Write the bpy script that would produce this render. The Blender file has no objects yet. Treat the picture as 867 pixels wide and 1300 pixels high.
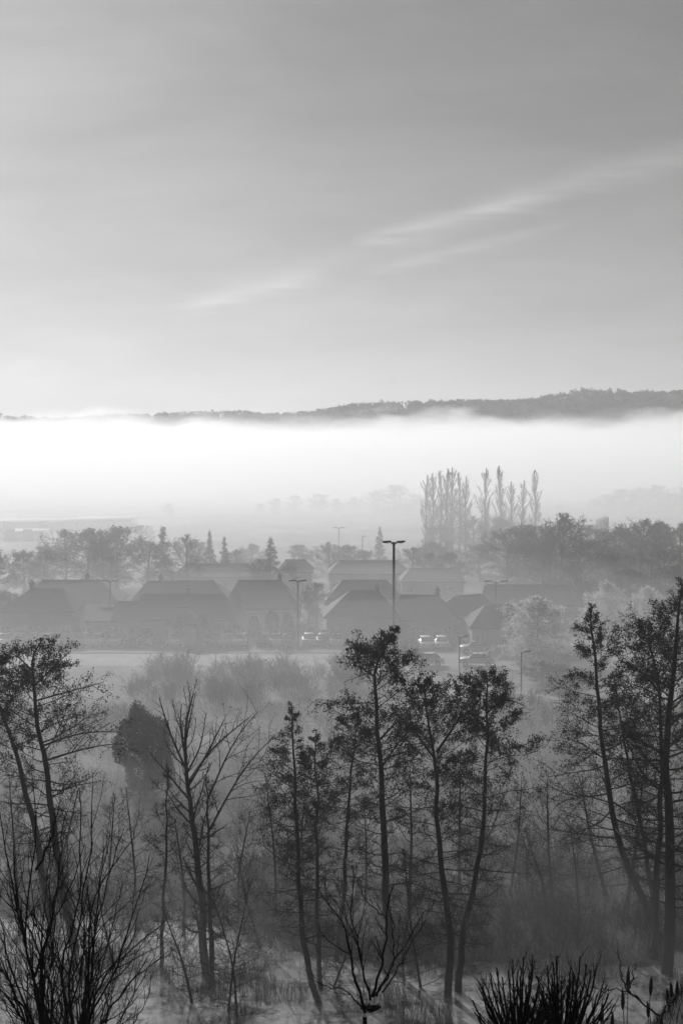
import bpy, math, random
import numpy as np
from mathutils import Vector
R=math.radians
S=bpy.context.scene
COL=S.collection
# ================================================================ camera
CAM=Vector((0,0,26.0)); F=1800.0; PITCH=R(2.864)
cd=bpy.data.cameras.new('camera'); cam=bpy.data.objects.new('camera',cd); COL.objects.link(cam)
cam.location=CAM; cam.rotation_euler=(R(90)-PITCH,0,0)
cd.sensor_fit='VERTICAL'; cd.sensor_height=36; cd.lens=36*F/1300; cd.clip_start=0.1; cd.clip_end=20000
S.camera=cam
# ================================================================ light and sky
SUN_EL=R(25); SUN_AZ=R(-20)
S.view_settings.view_transform='Standard'; S.view_settings.look='None'
S.view_settings.exposure=-0.26; S.view_settings.gamma=1; S.view_settings.use_curve_mapping=False
S.cycles.volume_bounces=6; S.cycles.transparent_max_bounces=64; S.cycles.max_bounces=8; S.cycles.diffuse_bounces=2

w=bpy.data.worlds.new('World'); S.world=w; w.use_nodes=True
nt=w.node_tree; bg=nt.nodes['Background']; bg.inputs[1].default_value=0.05
def N(t,**k):
    n=nt.nodes.new(t)
    for a,b in k.items(): setattr(n,a,b)
    return n
def M(op,a,b=None,c=None,clamp=False):
    n=N('ShaderNodeMath',operation=op,use_clamp=clamp)
    for i,v in enumerate((a,b,c)):
        if v is None: continue
        if isinstance(v,(int,float)): n.inputs[i].default_value=v
        else: nt.links.new(v,n.inputs[i])
    return n.outputs[0]
sky=N('ShaderNodeTexSky',sky_type='NISHITA',sun_disc=False,sun_elevation=SUN_EL,sun_rotation=SUN_AZ,
      air_density=1.0,dust_density=0.45,ozone_density=1.0)
bw=N('ShaderNodeRGBToBW'); nt.links.new(sky.outputs[0],bw.inputs[0])
tc=N('ShaderNodeTexCoord'); sp=N('ShaderNodeSeparateXYZ'); nt.links.new(tc.outputs['Generated'],sp.inputs[0])
yy=M('MAXIMUM',sp.outputs[1],0.05); U=M('DIVIDE',sp.outputs[0],yy); Vv=M('DIVIDE',sp.outputs[2],yy)
# thin high cloud: drawn out noise over the whole sky
mp=N('ShaderNodeMapping'); nt.links.new(tc.outputs['Generated'],mp.inputs[0]); mp.inputs['Rotation'].default_value=(0,R(16),0); mp.inputs['Scale'].default_value=(2.2,2.2,9)
n1=N('ShaderNodeTexNoise'); nt.links.new(mp.outputs[0],n1.inputs[0]); n1.inputs['Scale'].default_value=2.2; n1.inputs['Detail'].default_value=7; n1.inputs['Roughness'].default_value=.55; n1.inputs['Distortion'].default_value=.4
cl=M('MULTIPLY_ADD',n1.outputs[0],0.42,0.79)
n3=N('ShaderNodeTexNoise'); nt.links.new(mp.outputs[0],n3.inputs[0]); n3.inputs['Scale'].default_value=7; n3.inputs['Detail'].default_value=8; n3.inputs['Roughness'].default_value=.6
cl=M('ADD',cl,M('MULTIPLY_ADD',n3.outputs[0],.14,-.07))
# fine wisp texture used on the old vapour trails
mp2=N('ShaderNodeMapping'); nt.links.new(tc.outputs['Generated'],mp2.inputs[0]); mp2.inputs['Rotation'].default_value=(0,R(15),0); mp2.inputs['Scale'].default_value=(6,6,60)
n2=N('ShaderNodeTexNoise'); nt.links.new(mp2.outputs[0],n2.inputs[0]); n2.inputs['Scale'].default_value=3; n2.inputs['Detail'].default_value=6
def trail(x0,y0,x1,y1,wd,amp):
    u0,v0,u1,v1=(x0-433)/1800,(560-y0)/1800,(x1-433)/1800,(560-y1)/1800
    L=math.hypot(u1-u0,v1-v0); dx,dy=(u1-u0)/L,(v1-v0)/L
    a=M('SUBTRACT',U,u0); b=M('SUBTRACT',Vv,v0)
    s=M('DIVIDE',M('ADD',M('MULTIPLY',a,dx),M('MULTIPLY',b,dy)),L)
    d=M('SUBTRACT',M('MULTIPLY',b,dx),M('MULTIPLY',a,dy))
    d=M('ADD',d,M('MULTIPLY_ADD',n2.outputs[0],0.012,-0.006))
    q=M('DIVIDE',d,wd/1800); g=M('EXPONENT',M('MULTIPLY',M('MULTIPLY',q,q),-1.0))
    e=M('MULTIPLY',M('MINIMUM',M('MULTIPLY',s,5,clamp=True),M('MULTIPLY',M('SUBTRACT',1.0,s),3.5,clamp=True)),amp)
    return M('MULTIPLY',M('MULTIPLY',g,e),M('MULTIPLY_ADD',n2.outputs[0],1.4,0.1))
tr=None
for a in ((440,312,690,248,9,.32),(560,280,1000,160,17,.24),(450,352,745,280,8,.2),(215,396,420,350,10,.2),(200,440,700,360,26,.05),(190,402,960,172,15,.11),(-60,120,330,60,30,.05)):
    t=trail(*a); tr=t if tr is None else M('ADD',tr,t)
front=M('GREATER_THAN',sp.outputs[1],0.1)
tr=M('MULTIPLY',tr,front)
nt.links.new(M('MULTIPLY',bw.outputs[0],M('ADD',cl,tr)),bg.inputs[0])

sl=bpy.data.lights.new('sun','SUN'); so=bpy.data.objects.new('sun',sl); COL.objects.link(so)
sl.energy=4.8; sl.angle=R(0.6)
so.rotation_euler=Vector((math.sin(SUN_AZ)*math.cos(SUN_EL),math.cos(SUN_AZ)*math.cos(SUN_EL),math.sin(SUN_EL))).to_track_quat('Z','Y').to_euler()

# ================================================================ helpers
rng=np.random.default_rng(7); random.seed(7)
def P(px,py,D):
    """the point at distance D seen at pixel px,py of the photograph"""
    x=(px-433.5)/F; y=-(py-650)/F
    d=Vector((x,math.cos(PITCH)+y*math.sin(PITCH),-math.sin(PITCH)+y*math.cos(PITCH)))
    return CAM+d*(D/d.y)
def X(px,D): return (px-433.5)/F*D
def Z(py,D): return P(433.5,py,D).z
MATS={}
def mat(name,c,rough=.85,var=.35,scale=1.5,bump=0.0,spec=.3,metal=0.0,stretch=(1,1,1)):
    m=bpy.data.materials.new(name); m.use_nodes=True; n=m.node_tree; b=n.nodes['Principled BSDF']
    b.inputs['Roughness'].default_value=rough; b.inputs['Specular IOR Level'].default_value=spec; b.inputs['Metallic'].default_value=metal
    t=n.nodes.new('ShaderNodeTexCoord'); mpn=n.nodes.new('ShaderNodeMapping'); mpn.inputs['Scale'].default_value=stretch
    n.links.new(t.outputs['Object'],mpn.inputs[0])
    tx=n.nodes.new('ShaderNodeTexNoise'); tx.inputs['Scale'].default_value=scale; tx.inputs['Detail'].default_value=6
    n.links.new(mpn.outputs[0],tx.inputs[0])
    cr=n.nodes.new('ShaderNodeValToRGB'); lo,hi=c*(1-var),c*(1+var)
    cr.color_ramp.elements[0].position=.3; cr.color_ramp.elements[0].color=(lo,lo,lo,1)
    cr.color_ramp.elements[1].position=.7; cr.color_ramp.elements[1].color=(hi,hi,hi,1)
    n.links.new(tx.outputs[0],cr.inputs[0]); n.links.new(cr.outputs[0],b.inputs['Base Color'])
    if bump:
        bp=n.nodes.new('ShaderNodeBump'); bp.inputs['Strength'].default_value=bump; n.links.new(tx.outputs[0],bp.inputs['Height']); n.links.new(bp.outputs[0],b.inputs['Normal'])
    MATS[name]=m; return m
def frosted(m,f):
    n=m.node_tree; b=n.nodes['Principled BSDF']; tr_=n.nodes.new('ShaderNodeBsdfTranslucent'); mx=n.nodes.new('ShaderNodeMixShader'); mx.inputs[0].default_value=f
    n.links.new(b.inputs['Base Color'].links[0].from_socket,tr_.inputs['Color']); n.links.new(b.outputs[0],mx.inputs[1]); n.links.new(tr_.outputs[0],mx.inputs[2]); n.links.new(mx.outputs[0],n.nodes['Material Output'].inputs['Surface'])
bark=mat('bark',.03,scale=6,bump=.4,stretch=(1,1,.3)); leafm=mat('dry_leaf',.03,scale=3,var=.4,rough=.7)
darkbark=mat('dark_bark',.012,scale=9,bump=.3); deadwood=mat('dead_wood',.05,scale=5,bump=.4,stretch=(1,1,.2))
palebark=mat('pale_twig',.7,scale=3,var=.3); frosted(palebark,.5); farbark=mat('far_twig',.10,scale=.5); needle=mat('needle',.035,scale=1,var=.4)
ivy=mat('ivy_leaf',.035,scale=1.2,var=.5); reedm=mat('dry_reed',.36,scale=.25,var=.45); hedgem=mat('hedge_leaf',.05,scale=.8,var=.4)
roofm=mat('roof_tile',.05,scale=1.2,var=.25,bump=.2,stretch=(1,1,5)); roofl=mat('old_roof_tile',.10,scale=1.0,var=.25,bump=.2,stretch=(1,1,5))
wallm=mat('rendered_wall',.30,scale=.6,var=.12); wallp=mat('pale_wall',.50,scale=.6,var=.1)
glass=mat('window_glass',.03,rough=.15,var=.1,spec=.6); framem=mat('white_frame',.6,var=.05); doorm=mat('painted_door',.12,var=.1)
metal=mat('painted_steel',.01,rough=.5,var=.1); tyre=mat('tyre_rubber',.02,var=.1); rimm=mat('wheel_rim',.4,rough=.35,var=.05,metal=.7)
lensm=mat('lamp_lens',.4,rough=.7,var=.05); flatroof=mat('sheet_roof',.3,rough=.8,var=.15,scale=.3)
brickm=mat('chimney_brick',.18,var=.2,scale=4)
paints=[mat('car_paint_'+n,c,rough=.5,var=.03,spec=.3) for n,c in (('white',.7),('silver',.4),('grey',.15),('black',.03))]

def prop(o,label=None,cat=None,group=None,kind=None):
    if label: o['label']=label
    if cat: o['category']=cat
    if group: o['group']=group
    if kind: o['kind']=kind
    return o
def empty(name,loc,rz=0):
    o=bpy.data.objects.new(name,None); COL.objects.link(o); o.location=loc; o.rotation_euler=(0,0,rz); o.empty_display_size=.5; return o
def link(name,me,parent=None,loc=None):
    o=bpy.data.objects.new(name,me); COL.objects.link(o)
    if parent is not None: o.parent=parent
    if loc is not None: o.location=loc
    return o
def mesh_np(name,V,quads=None,tris=None,m=None,smooth=False):
    V=np.asarray(V,np.float32).reshape(-1,3); fs=[];tot=[]
    nq=0 if quads is None else len(quads); ntr=0 if tris is None else len(tris)
    idx=np.concatenate([np.asarray(quads,np.int32).reshape(-1) if nq else np.zeros(0,np.int32),np.asarray(tris,np.int32).reshape(-1) if ntr else np.zeros(0,np.int32)])
    cnt=np.concatenate([np.full(nq,4,np.int32),np.full(ntr,3,np.int32)]); st=np.concatenate([[0],np.cumsum(cnt)[:-1]]).astype(np.int32)
    me=bpy.data.meshes.new(name); me.vertices.add(len(V)); me.vertices.foreach_set('co',V.ravel())
    me.loops.add(len(idx)); me.loops.foreach_set('vertex_index',idx); me.polygons.add(len(cnt)); me.polygons.foreach_set('loop_start',st); me.polygons.foreach_set('loop_total',cnt)
    if smooth: me.polygons.foreach_set('use_smooth',np.ones(len(cnt),bool))
    me.update(calc_edges=True); me.validate()
    if m: me.materials.append(m)
    return me
class Acc:
    """collects geometry for one mesh"""
    def __init__(s): s.V=[];s.Q=[];s.T=[];s.n=0
    def add(s,V,Q=None,T=None):
        V=np.asarray(V,float).reshape(-1,3)
        if Q is not None and len(Q): s.Q.append(np.asarray(Q)+s.n)
        if T is not None and len(T): s.T.append(np.asarray(T)+s.n)
        s.V.append(V); s.n+=len(V)
    def mesh(s,name,m,smooth=False):
        return mesh_np(name,np.concatenate(s.V),np.concatenate(s.Q) if s.Q else None,np.concatenate(s.T) if s.T else None,m,smooth)
    def box(s,x0,x1,y0,y1,z0,z1):
        V=[(x,y,z) for z in (z0,z1) for x,y in ((x0,y0),(x1,y0),(x1,y1),(x0,y1))]
        s.add(V,[(3,2,1,0),(4,5,6,7),(0,1,5,4),(1,2,6,5),(2,3,7,6),(3,0,4,7)])
    def tubes(s,Pt,Rd,k=3):
        """Pt (N,n,3), Rd (N,n): N tapered tubes of k sides"""
        Pt=np.asarray(Pt,float);Rd=np.asarray(Rd,float); Nn,n=Pt.shape[:2]
        if Nn==0: return
        T=np.gradient(Pt,axis=1); T/=np.linalg.norm(T,axis=2,keepdims=True)+1e-9
        ref=np.zeros_like(T); vert=np.abs(T[...,2].mean(axis=1))>.8; ref[vert]=(1,0,0); ref[~vert]=(0,0,1)
        A=np.cross(T,ref); A/=np.linalg.norm(A,axis=2,keepdims=True)+1e-9; B=np.cross(T,A)
        a=np.arange(k)*2*math.pi/k
        V=Pt[:,:,None,:]+Rd[:,:,None,None]*(np.cos(a)[None,None,:,None]*A[:,:,None,:]+np.sin(a)[None,None,:,None]*B[:,:,None,:])
        i=np.arange(n-1)[:,None]*k; j=np.arange(k)[None,:]; j2=(j+1)%k
        q=np.stack([i+j,i+j2,i+k+j2,i+k+j],-1).reshape(-1,4)
        Q=(np.arange(Nn)*n*k)[:,None,None]+q[None]
        T3=[]
        cap=np.array([[0,j+1,j] for j in range(1,k-1)])[:, [0,1,2]]
        capT=(np.arange(Nn)*n*k)[:,None,None]+(cap+(n-1)*k)[None]
        s.add(V,Q.reshape(-1,4),capT.reshape(-1,3))
    def spikes(s,A,B,r):
        """three-sided cones from A to B"""
        A=np.asarray(A);B=np.asarray(B); n=len(A)
        if n==0: return
        T=B-A; T/=np.linalg.norm(T,axis=1,keepdims=True)+1e-9
        U1=np.cross(T,np.where(np.abs(T[:,2:3])>.8,np.array([[1.,0,0]]),np.array([[0,0,1.]]))); U1/=np.linalg.norm(U1,axis=1,keepdims=True)+1e-9; U2=np.cross(T,U1)
        r=np.broadcast_to(np.asarray(r,float),(n,))[:,None]
        V=np.stack([A+U1*r,A+(-.5*U1+.87*U2)*r,A+(-.5*U1-.87*U2)*r,B],1)
        f=np.array([[0,1,3],[1,2,3],[2,0,3]]); s.add(V,None,((np.arange(n)*4)[:,None,None]+f[None]).reshape(-1,3))
    def leaves(s,C,size):
        """small folded leaf or cone shapes (two triangles, bent) of random attitude"""
        n=len(C)
        if n==0: return
        a=rng.normal(size=(n,3)); a/=np.linalg.norm(a,axis=1,keepdims=True); b=rng.normal(size=(n,3)); b-=a*(a*b).sum(1,keepdims=True); b/=np.linalg.norm(b,axis=1,keepdims=True); c=np.cross(a,b)
        z=(np.broadcast_to(np.asarray(size,float),(n,))*rng.uniform(.6,1.4,n))[:,None]
        V=np.stack([C-a*z*.6,C+b*z*.38+c*z*.12,C+a*z*.6,C-b*z*.38+c*z*.12],1)
        f=np.array([[0,1,2],[0,2,3]]); s.add(V,None,((np.arange(n)*4)[:,None,None]+f[None]).reshape(-1,3))
def samp(Pt,t):
    """points and tangents at parameter t (N,m) along polylines Pt (N,n,3)"""
    n=Pt.shape[1]; f=np.clip(t,0,.9999)*(n-1); i=f.astype(int); u=(f-i)[...,None]
    I=np.arange(len(Pt))[:,None]; a=Pt[I,i]; b=Pt[I,i+1]
    T=b-a; return a+(b-a)*u, T/(np.linalg.norm(T,axis=-1,keepdims=True)+1e-9)
def grow(start,dirs,length,npts,up=0.0,wob=.15):
    """N wandering paths from start along dirs"""
    Nn=len(start); out=np.zeros((Nn,npts,3)); out[:,0]=start; d=dirs.copy(); step=(length/(npts-1))[:,None]
    up=np.broadcast_to(np.asarray(up,float),(Nn,))
    for k in range(1,npts):
        d=d+rng.normal(size=(Nn,3))*wob; d[:,2]+=up; d/=np.linalg.norm(d,axis=1,keepdims=True)+1e-9
        out[:,k]=out[:,k-1]+d*step
    return out
def kids(Pt,Rd,m,t0,t1,lf,ang,npts,up=0.,wob=.15,rf=.55,flat=0.0,minr=.004):
    """m side branches per path"""
    Nn=len(Pt); t=t0+(t1-t0)*(np.arange(m)[None,:]+rng.uniform(0,1,(Nn,m)))/m
    A,T=samp(Pt,t); A=A.reshape(-1,3);T=T.reshape(-1,3)
    q=rng.normal(size=T.shape); q[:,2]*=(1-flat); q-=T*(q*T).sum(1,keepdims=True); q/=np.linalg.norm(q,axis=1,keepdims=True)+1e-9
    an=R(ang)*rng.uniform(.7,1.25,len(T))[:,None]; d=T*np.cos(an)+q*np.sin(an)
    n=Rd.shape[1]; fi=np.clip(t,0,1)*(n-1); r0=np.take_along_axis(Rd,np.minimum(fi.astype(int),n-1),1).reshape(-1)*rf
    Lp=np.linalg.norm(np.diff(Pt,axis=1),axis=2).sum(1); L=(Lp[:,None]*(1-.55*t)*lf).reshape(-1)*rng.uniform(.5,1.2,Nn*m)
    C=grow(A,d,L,npts,up,wob); r0=np.maximum(r0,minr); Rr=r0[:,None]*np.linspace(1,.35,npts)[None]
    return C,Rr
def polyline(pts,n):
    """smooth resampling of a hand-set path"""
    p=np.array([tuple(v) for v in pts]); s=np.concatenate([[0],np.cumsum(np.linalg.norm(np.diff(p,axis=0),axis=1))]); s/=s[-1]
    t=np.linspace(0,1,n); o=np.stack([np.interp(t,s,p[:,k]) for k in range(3)],1)
    for _ in range(2): o[1:-1]=(o[:-2]+2*o[1:-1]+o[2:])/4
    return o

# ================================================================ ground
TREE_FEET=[]
def gz(x,y):
    """height of the ground"""
    x=np.asarray(x,float); y=np.asarray(y,float)
    near=24.0-.475*y                                              # the steep bank the photograph is taken from
    near=near+5.2*np.exp(-((x/np.maximum(y,4)-.30)/.12)**2)*np.exp(-((y-28)/12)**2)
    marsh=np.interp(y,[0,86,105,136,150,400,1100,1500,4000],[-2.7,-2.6,-2.3,-.35,0,0,2,6,6])
    marsh=marsh+.22*np.sin(x*.31+y*.17)*np.sin(y*.23-x*.11)*np.clip((150-y)/20,0,1)
    shore=np.where(x<-4.5,85.5,77.0)+1.2*np.sin(x*.45)+.8*np.sin(x*1.1+1)
    shore=shore*0+np.interp(x,[-60,-20,-7,-2.5,1,8,14,25,60],[88,86,85,80,76.5,77.5,77,79,85])+.9*np.sin(x*.7)+.5*np.sin(x*1.7+1)
    pond=1/(1+np.exp((y-shore)*1.6))
    z=marsh-1.3*pond
    for (a,b,ra,rb,dd) in ((10.3,93.5,1.8,.8,1.3),(12.4,111,1.3,.8,1.9),(-17,97,2.2,.6,.9),(1,101,1.4,.6,.9)):
        z=z-dd*np.exp(-(((x-a)/ra)**2+((y-b)/rb)**2)**2)
    return np.where(near>z,near,z)
def GZ(x,y): return float(gz(x,y))

# ================================================================ trees: generator
def tree_geo(tr,r0,prof,nb,tb=.25,elo=5,ehi=50,up=.06,wob=.12,n2=9,n3=6,lf2=.5,lf3=.5,nleaf=6000,leaf=.08,leaf_lo=.15,
             rb=.32,extra=None,rtop=.12,tips=.006,k0=8,ang2=45,flat=.3,minr2=.008,n1=8,drop=0.,even=False,capk=.6):
    """tr: trunk path (n,3), prof: list of (t, halfwidth in metres). Returns trunk, crown and foliage collectors."""
    tk,cr,fo=Acc(),Acc(),Acc()
    tr=np.asarray(tr,float); n=len(tr); rad=r0*(rtop+(1-rtop)*(1-np.linspace(0,1,n))**.85); rad[0]*=1.6
    tk.tubes(tr[None],rad[None],k0)
    t=tb+(1-tb)*(np.arange(nb)+rng.uniform(0,1,nb))/nb; t=np.clip(t,0,.995)
    A,T=samp(tr[None],t[None]); A=A[0]
    az=np.arange(nb)*2.4+rng.uniform(-.5,.5,nb); el=R(elo)+(R(ehi)-R(elo))*((t-tb)/(1-tb))**1.4+rng.normal(0,.12,nb)
    d=np.stack([np.cos(az)*np.cos(el),np.sin(az)*np.cos(el),np.sin(el)],1)
    L=np.interp(t,[p[0] for p in prof],[p[1] for p in prof])*rng.uniform(.4,1.25,nb)/np.maximum(np.cos(el),.55)
    B=grow(A,d,L,n1,up,wob)
    if capk is not None:                                          # boughs shorten towards the outline of the crown
        E=B[:,-1]-B[:,0]; r_=np.hypot(E[:,0],E[:,1]); sl_=rng.uniform(-.25,.3,nb)+rng.uniform(0,.5,nb)**3*4
        fz=np.clip((tr[-1,2]+sl_-B[:,0,2])/np.maximum(E[:,2]+capk*r_,.05),.12,1); B=B[:,:1]+(B-B[:,:1])*fz[:,None,None]
    rr=np.interp(t,np.linspace(0,1,n),rad)*rb*np.clip(L/ (L.max()+1e-6)+.25,.3,1.2); BR=rr[:,None]*np.linspace(1,.3,n1)[None]
    BR=np.maximum(BR,minr2*1.2)
    if extra is not None:
        for (pts,ra) in extra:
            pl=polyline(pts,n1); B=np.concatenate([B,pl[None]]); BR=np.concatenate([BR,(ra*np.linspace(1,.3,n1))[None]])
    tk.tubes(B,BR,5)
    C,CR=kids(B,BR,n2,.2,1.,lf2*1.25,ang2,5,up*.7,wob*1.2,.5,flat,minr2)
    cr.tubes(C,CR,3)
    D_,DR=kids(C,CR,n3,.1,1.,lf3*1.3,48,3,up*.5-drop,wob*1.3,.6,flat*.7,tips)
    cr.spikes(D_[:,0],D_[:,1],DR[:,0]); cr.spikes(D_[:,1]-(D_[:,1]-D_[:,0])*.08,D_[:,2],DR[:,0]*.8)
    if nleaf:
        z=D_[:,2,2]; zt=(z-tr[0,2])/(tr[-1,2]-tr[0,2]); wgt=np.clip((zt-leaf_lo)/(1-leaf_lo),0.02,1)**1.1
        nbr=np.repeat(rng.uniform(0,1,len(C))**3.5,n3)*1.4; wgt=wgt*(.06+nbr)
        if even: wgt=np.full(len(D_),1.)
        wgt=wgt*(np.linalg.norm(D_[:,2]-D_[:,0],axis=1)+.02)**1.3; wgt=wgt/wgt.sum()
        ii=rng.choice(len(D_),nleaf,p=wgt); u=rng.uniform(.2,1.05,(nleaf,1)); 
        c=D_[ii,0]+(D_[ii,2]-D_[ii,0])*u+rng.normal(size=(nleaf,3))*leaf*.9
        fo.leaves(c,leaf)
    return tk,cr,fo
def place_tree(name,label,cat,group,base,geo,mats,rz=0):
    root=prop(empty(name,base,rz),label,cat,group)
    for nm,a,m in zip(('trunk','crown','foliage'),geo,mats):
        if a.n: link(nm,a.mesh(nm,m,nm=='trunk'),root)
    return root
def rel(pts,base): return [Vector(p)-base for p in pts]

# ================================================================ the tall trees at the water (measured from the photograph)
# D distance, w trunk width, path: foot to top in pixels, prof: (share of height, reach of the boughs in pixels)
NEAR=[
 dict(cap=0.35,label='spreading alder at the left edge with long flat boughs and dark tufts at its top',D=80,w=13,path=[(95,0),(82,1150),(72,1060),(60,980),(47,920),(43,870),(38,840),(52,815)],
  prof=[(.3,40),(.5,60),(.68,72),(.8,62),(.9,55),(1,22)],nb=46,nleaf=9000,leaf=.085,elo=-5,ehi=35,leaf_lo=.45,
  extra=[([(60,965,0),(90,955,.5),(130,945,1),(160,944,1)],.07),([(52,948,0),(100,930,-.6),(150,928,-1)],.07),([(43,872,0),(65,850,0),(90,826,.3)],.06),([(44,890,0),(80,880,0),(132,866,.5)],.06),([(40,850,0),(20,830,0),(0,826,.3)],.05)]),
 dict(label='leaning alder cut off by the left edge, its crown of dark tufts half seen',D=84,w=11,path=[(62,0),(45,1050),(28,985),(8,920),(-8,870),(-14,822)],
  prof=[(.4,30),(.7,48),(.9,50),(1,22)],nb=36,nleaf=9000,leaf=.09,elo=0,ehi=40,leaf_lo=.5,extra=[([(2,905,0),(20,880,0),(34,862,.3)],.06)]),
 dict(label='dead tree with thick bare trunk and upswept leafless limbs before the round ivy bush',dead=1,D=76,w=12,path=[(262,0),(257,1150),(247,1060),(239,1000),(235,950),(236,910),(246,880)],
  prof=[(.2,45),(.6,46),(.8,32),(1,10)],nb=44,nleaf=0,elo=15,ehi=60,tb=.15,
  extra=[([(237,978,0),(216,932,.3),(202,885,.4)],.075),([(238,1000,0),(262,960,-.5),(285,913,-1)],.08),([(240,992,0),(268,950,.4),(316,911,1)],.08),
         ([(238,962,0),(228,925,0),(231,893,0)],.06),([(236,940,0),(243,905,-.3),(249,878,-.3)],.06),([(243,1045,0),(258,1000,.5),(266,968,.6)],.06),([(240,1015,0),(215,985,.4),(186,950,.8)],.06),([(238,980,0),(255,950,0),(262,905,.3)],.06)]),
 dict(label='slender dark tree beside the dead one, two long bare limbs sweeping out to the right',D=75,w=8,path=[(268,0),(266,1150),(264,1080),(262,985)],
  prof=[(.3,25),(.6,30),(1,10)],nb=26,nleaf=600,elo=10,ehi=50,tb=.25,leaf=.06,
  extra=[([(263,1060,0),(290,1008,.5),(320,960,.8),(345,938,1)],.075),([(262,1020,0),(284,968,-.5),(304,928,-.8),(328,903,-1)],.065)]),
 dict(label='thin straight tree left of the dead trunk, hardly any boughs',D=77,w=6,path=[(198,0),(208,1160),(212,1060),(213,976)],prof=[(.3,22),(.6,28),(1,6)],nb=28,nleaf=700,elo=10,ehi=40,leaf=.06,tb=.2),
 dict(cap=1.5,label='narrow cone-shaped alder with dark tufts left of the tall central crown',D=72,w=9,path=[(408,0),(392,1230),(384,1190),(378,1100),(374,1000),(372,930),(370,893)],
  prof=[(.3,40),(.45,42),(.62,46),(.78,38),(.9,20),(1,5)],nb=60,nleaf=7000,leaf=.075,elo=-8,ehi=25,leaf_lo=.3,tb=.25),
 dict(cap=1.4,label='thin alder whose trunk runs close beside the narrow cone-shaped one',D=74,w=7,path=[(408,0),(404,1180),(403,1060),(402,990),(402,926)],prof=[(.3,30),(.6,32),(.85,28),(1,5)],nb=44,nleaf=4200,leaf=.07,elo=-5,ehi=30,leaf_lo=.3),
 dict(cap=1.0,label='slim alder just left of the tall central one, twigs thick in its lower crown',D=78,w=7,path=[(428,0),(438,1120),(441,1040),(448,960),(456,898)],prof=[(.3,34),(.6,42),(.85,36),(1,8)],nb=44,nleaf=5200,leaf=.08,elo=-5,ehi=35,leaf_lo=.3),
 dict(cap=0.95,label='tallest alder in the middle, ragged dark crown whose tip bends to the tall lamp',D=77,w=12,path=[(496,0),(490,1120),(486,1010),(480,930),(476,870),(478,835),(492,812),(506,796)],
  prof=[(.25,35),(.45,42),(.6,52),(.75,56),(.86,56),(.94,36),(1,7)],nb=58,nleaf=12000,leaf=.085,elo=5,ehi=45,leaf_lo=.4,
  extra=[([(484,975,0),(500,950,.3),(520,925,.6)],.07),([(481,940,0),(505,915,-.3),(528,890,-.6)],.07),([(477,860,0),(455,845,.3),(432,840,.5)],.06),([(478,850,0),(462,830,-.2),(446,815,-.3)],.05)]),
 dict(cap=0.45,label='forked alder with wide crown, its trunk meeting the flat-topped one near the water',D=73,w=11,path=[(570,0),(572,1185),(562,1120),(556,1050),(553,960),(543,920),(538,868)],
  prof=[(.3,42),(.5,52),(.7,55),(.85,58),(.95,42),(1,26)],nb=56,nleaf=9500,leaf=.08,elo=-8,ehi=45,leaf_lo=.45,
  extra=[([(554,955,0),(578,920,.3),(596,885,.5)],.085),([(553,965,0),(530,935,-.3),(516,905,-.4)],.07)]),
 dict(cap=0.28,label='flat-topped alder with straight trunk, dark umbrella of tufts below the small lamp',D=73.5,w=10,path=[(584,0),(586,1175),(602,1125),(613,1050),(618,960),(620,900),(617,853)],
  prof=[(.3,50),(.45,58),(.6,60),(.75,58),(.88,56),(.96,44),(1,30)],nb=60,nleaf=12000,leaf=.08,elo=-10,ehi=30,leaf_lo=.5,
  extra=[([(618,905,0),(640,885,.2),(664,895,.4)],.06),([(619,930,0),(598,905,-.2),(575,890,-.4)],.06)]),
 dict(cap=1.6,label='pointed alder leaning left below the right-hand houses, tip spiky, low boughs wide',D=80,w=11,path=[(848,0),(818,1150),(792,1088),(776,1030),(764,950),(757,880),(753,820),(750,766)],
  prof=[(.25,70),(.45,84),(.6,76),(.7,52),(.8,42),(.9,28),(1,4)],nb=60,nleaf=9500,leaf=.085,elo=-8,ehi=40,leaf_lo=.35),
 dict(label='thin alder between the pointed leaning one and the big right-hand trunk',D=82,w=7,path=[(838,0),(820,1080),(806,1010),(794,960),(786,905),(779,860)],prof=[(.3,34),(.6,40),(1,10)],nb=30,nleaf=2600,leaf=.08,elo=0,ehi=40,leaf_lo=.3),
 dict(cap=1.0,label='biggest alder at the right edge with the thickest trunk, crown tip highest of all',D=76,w=17,path=[(854,0),(851,1100),(846,990),(848,900),(856,820),(866,742)],
  prof=[(.25,55),(.4,72),(.6,86),(.75,80),(.88,56),(1,16)],nb=58,nleaf=10500,leaf=.085,elo=-5,ehi=45,leaf_lo=.35,
  extra=[([(846,960,0),(820,945,.4),(792,930,.8)],.09),([(846,1010,0),(815,985,-.4),(795,940,-.6)],.08)]),
 dict(cap=0.6,label='dense-topped alder with its crown just left of the biggest right-hand alder',D=78,w=10,path=[(834,0),(836,1080),(840,960),(838,880),(826,830),(810,784)],
  prof=[(.4,40),(.7,52),(.85,50),(.95,34),(1,14)],nb=42,nleaf=7500,leaf=.09,elo=0,ehi=45,leaf_lo=.45,
  extra=[([(838,880,0),(812,850,.2),(785,838,.4)],.08)]),
]
for q in NEAR:
    q['x']=X(q['path'][0][0],q['D']); TREE_FEET.append((q['x'],q['D']))
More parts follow.
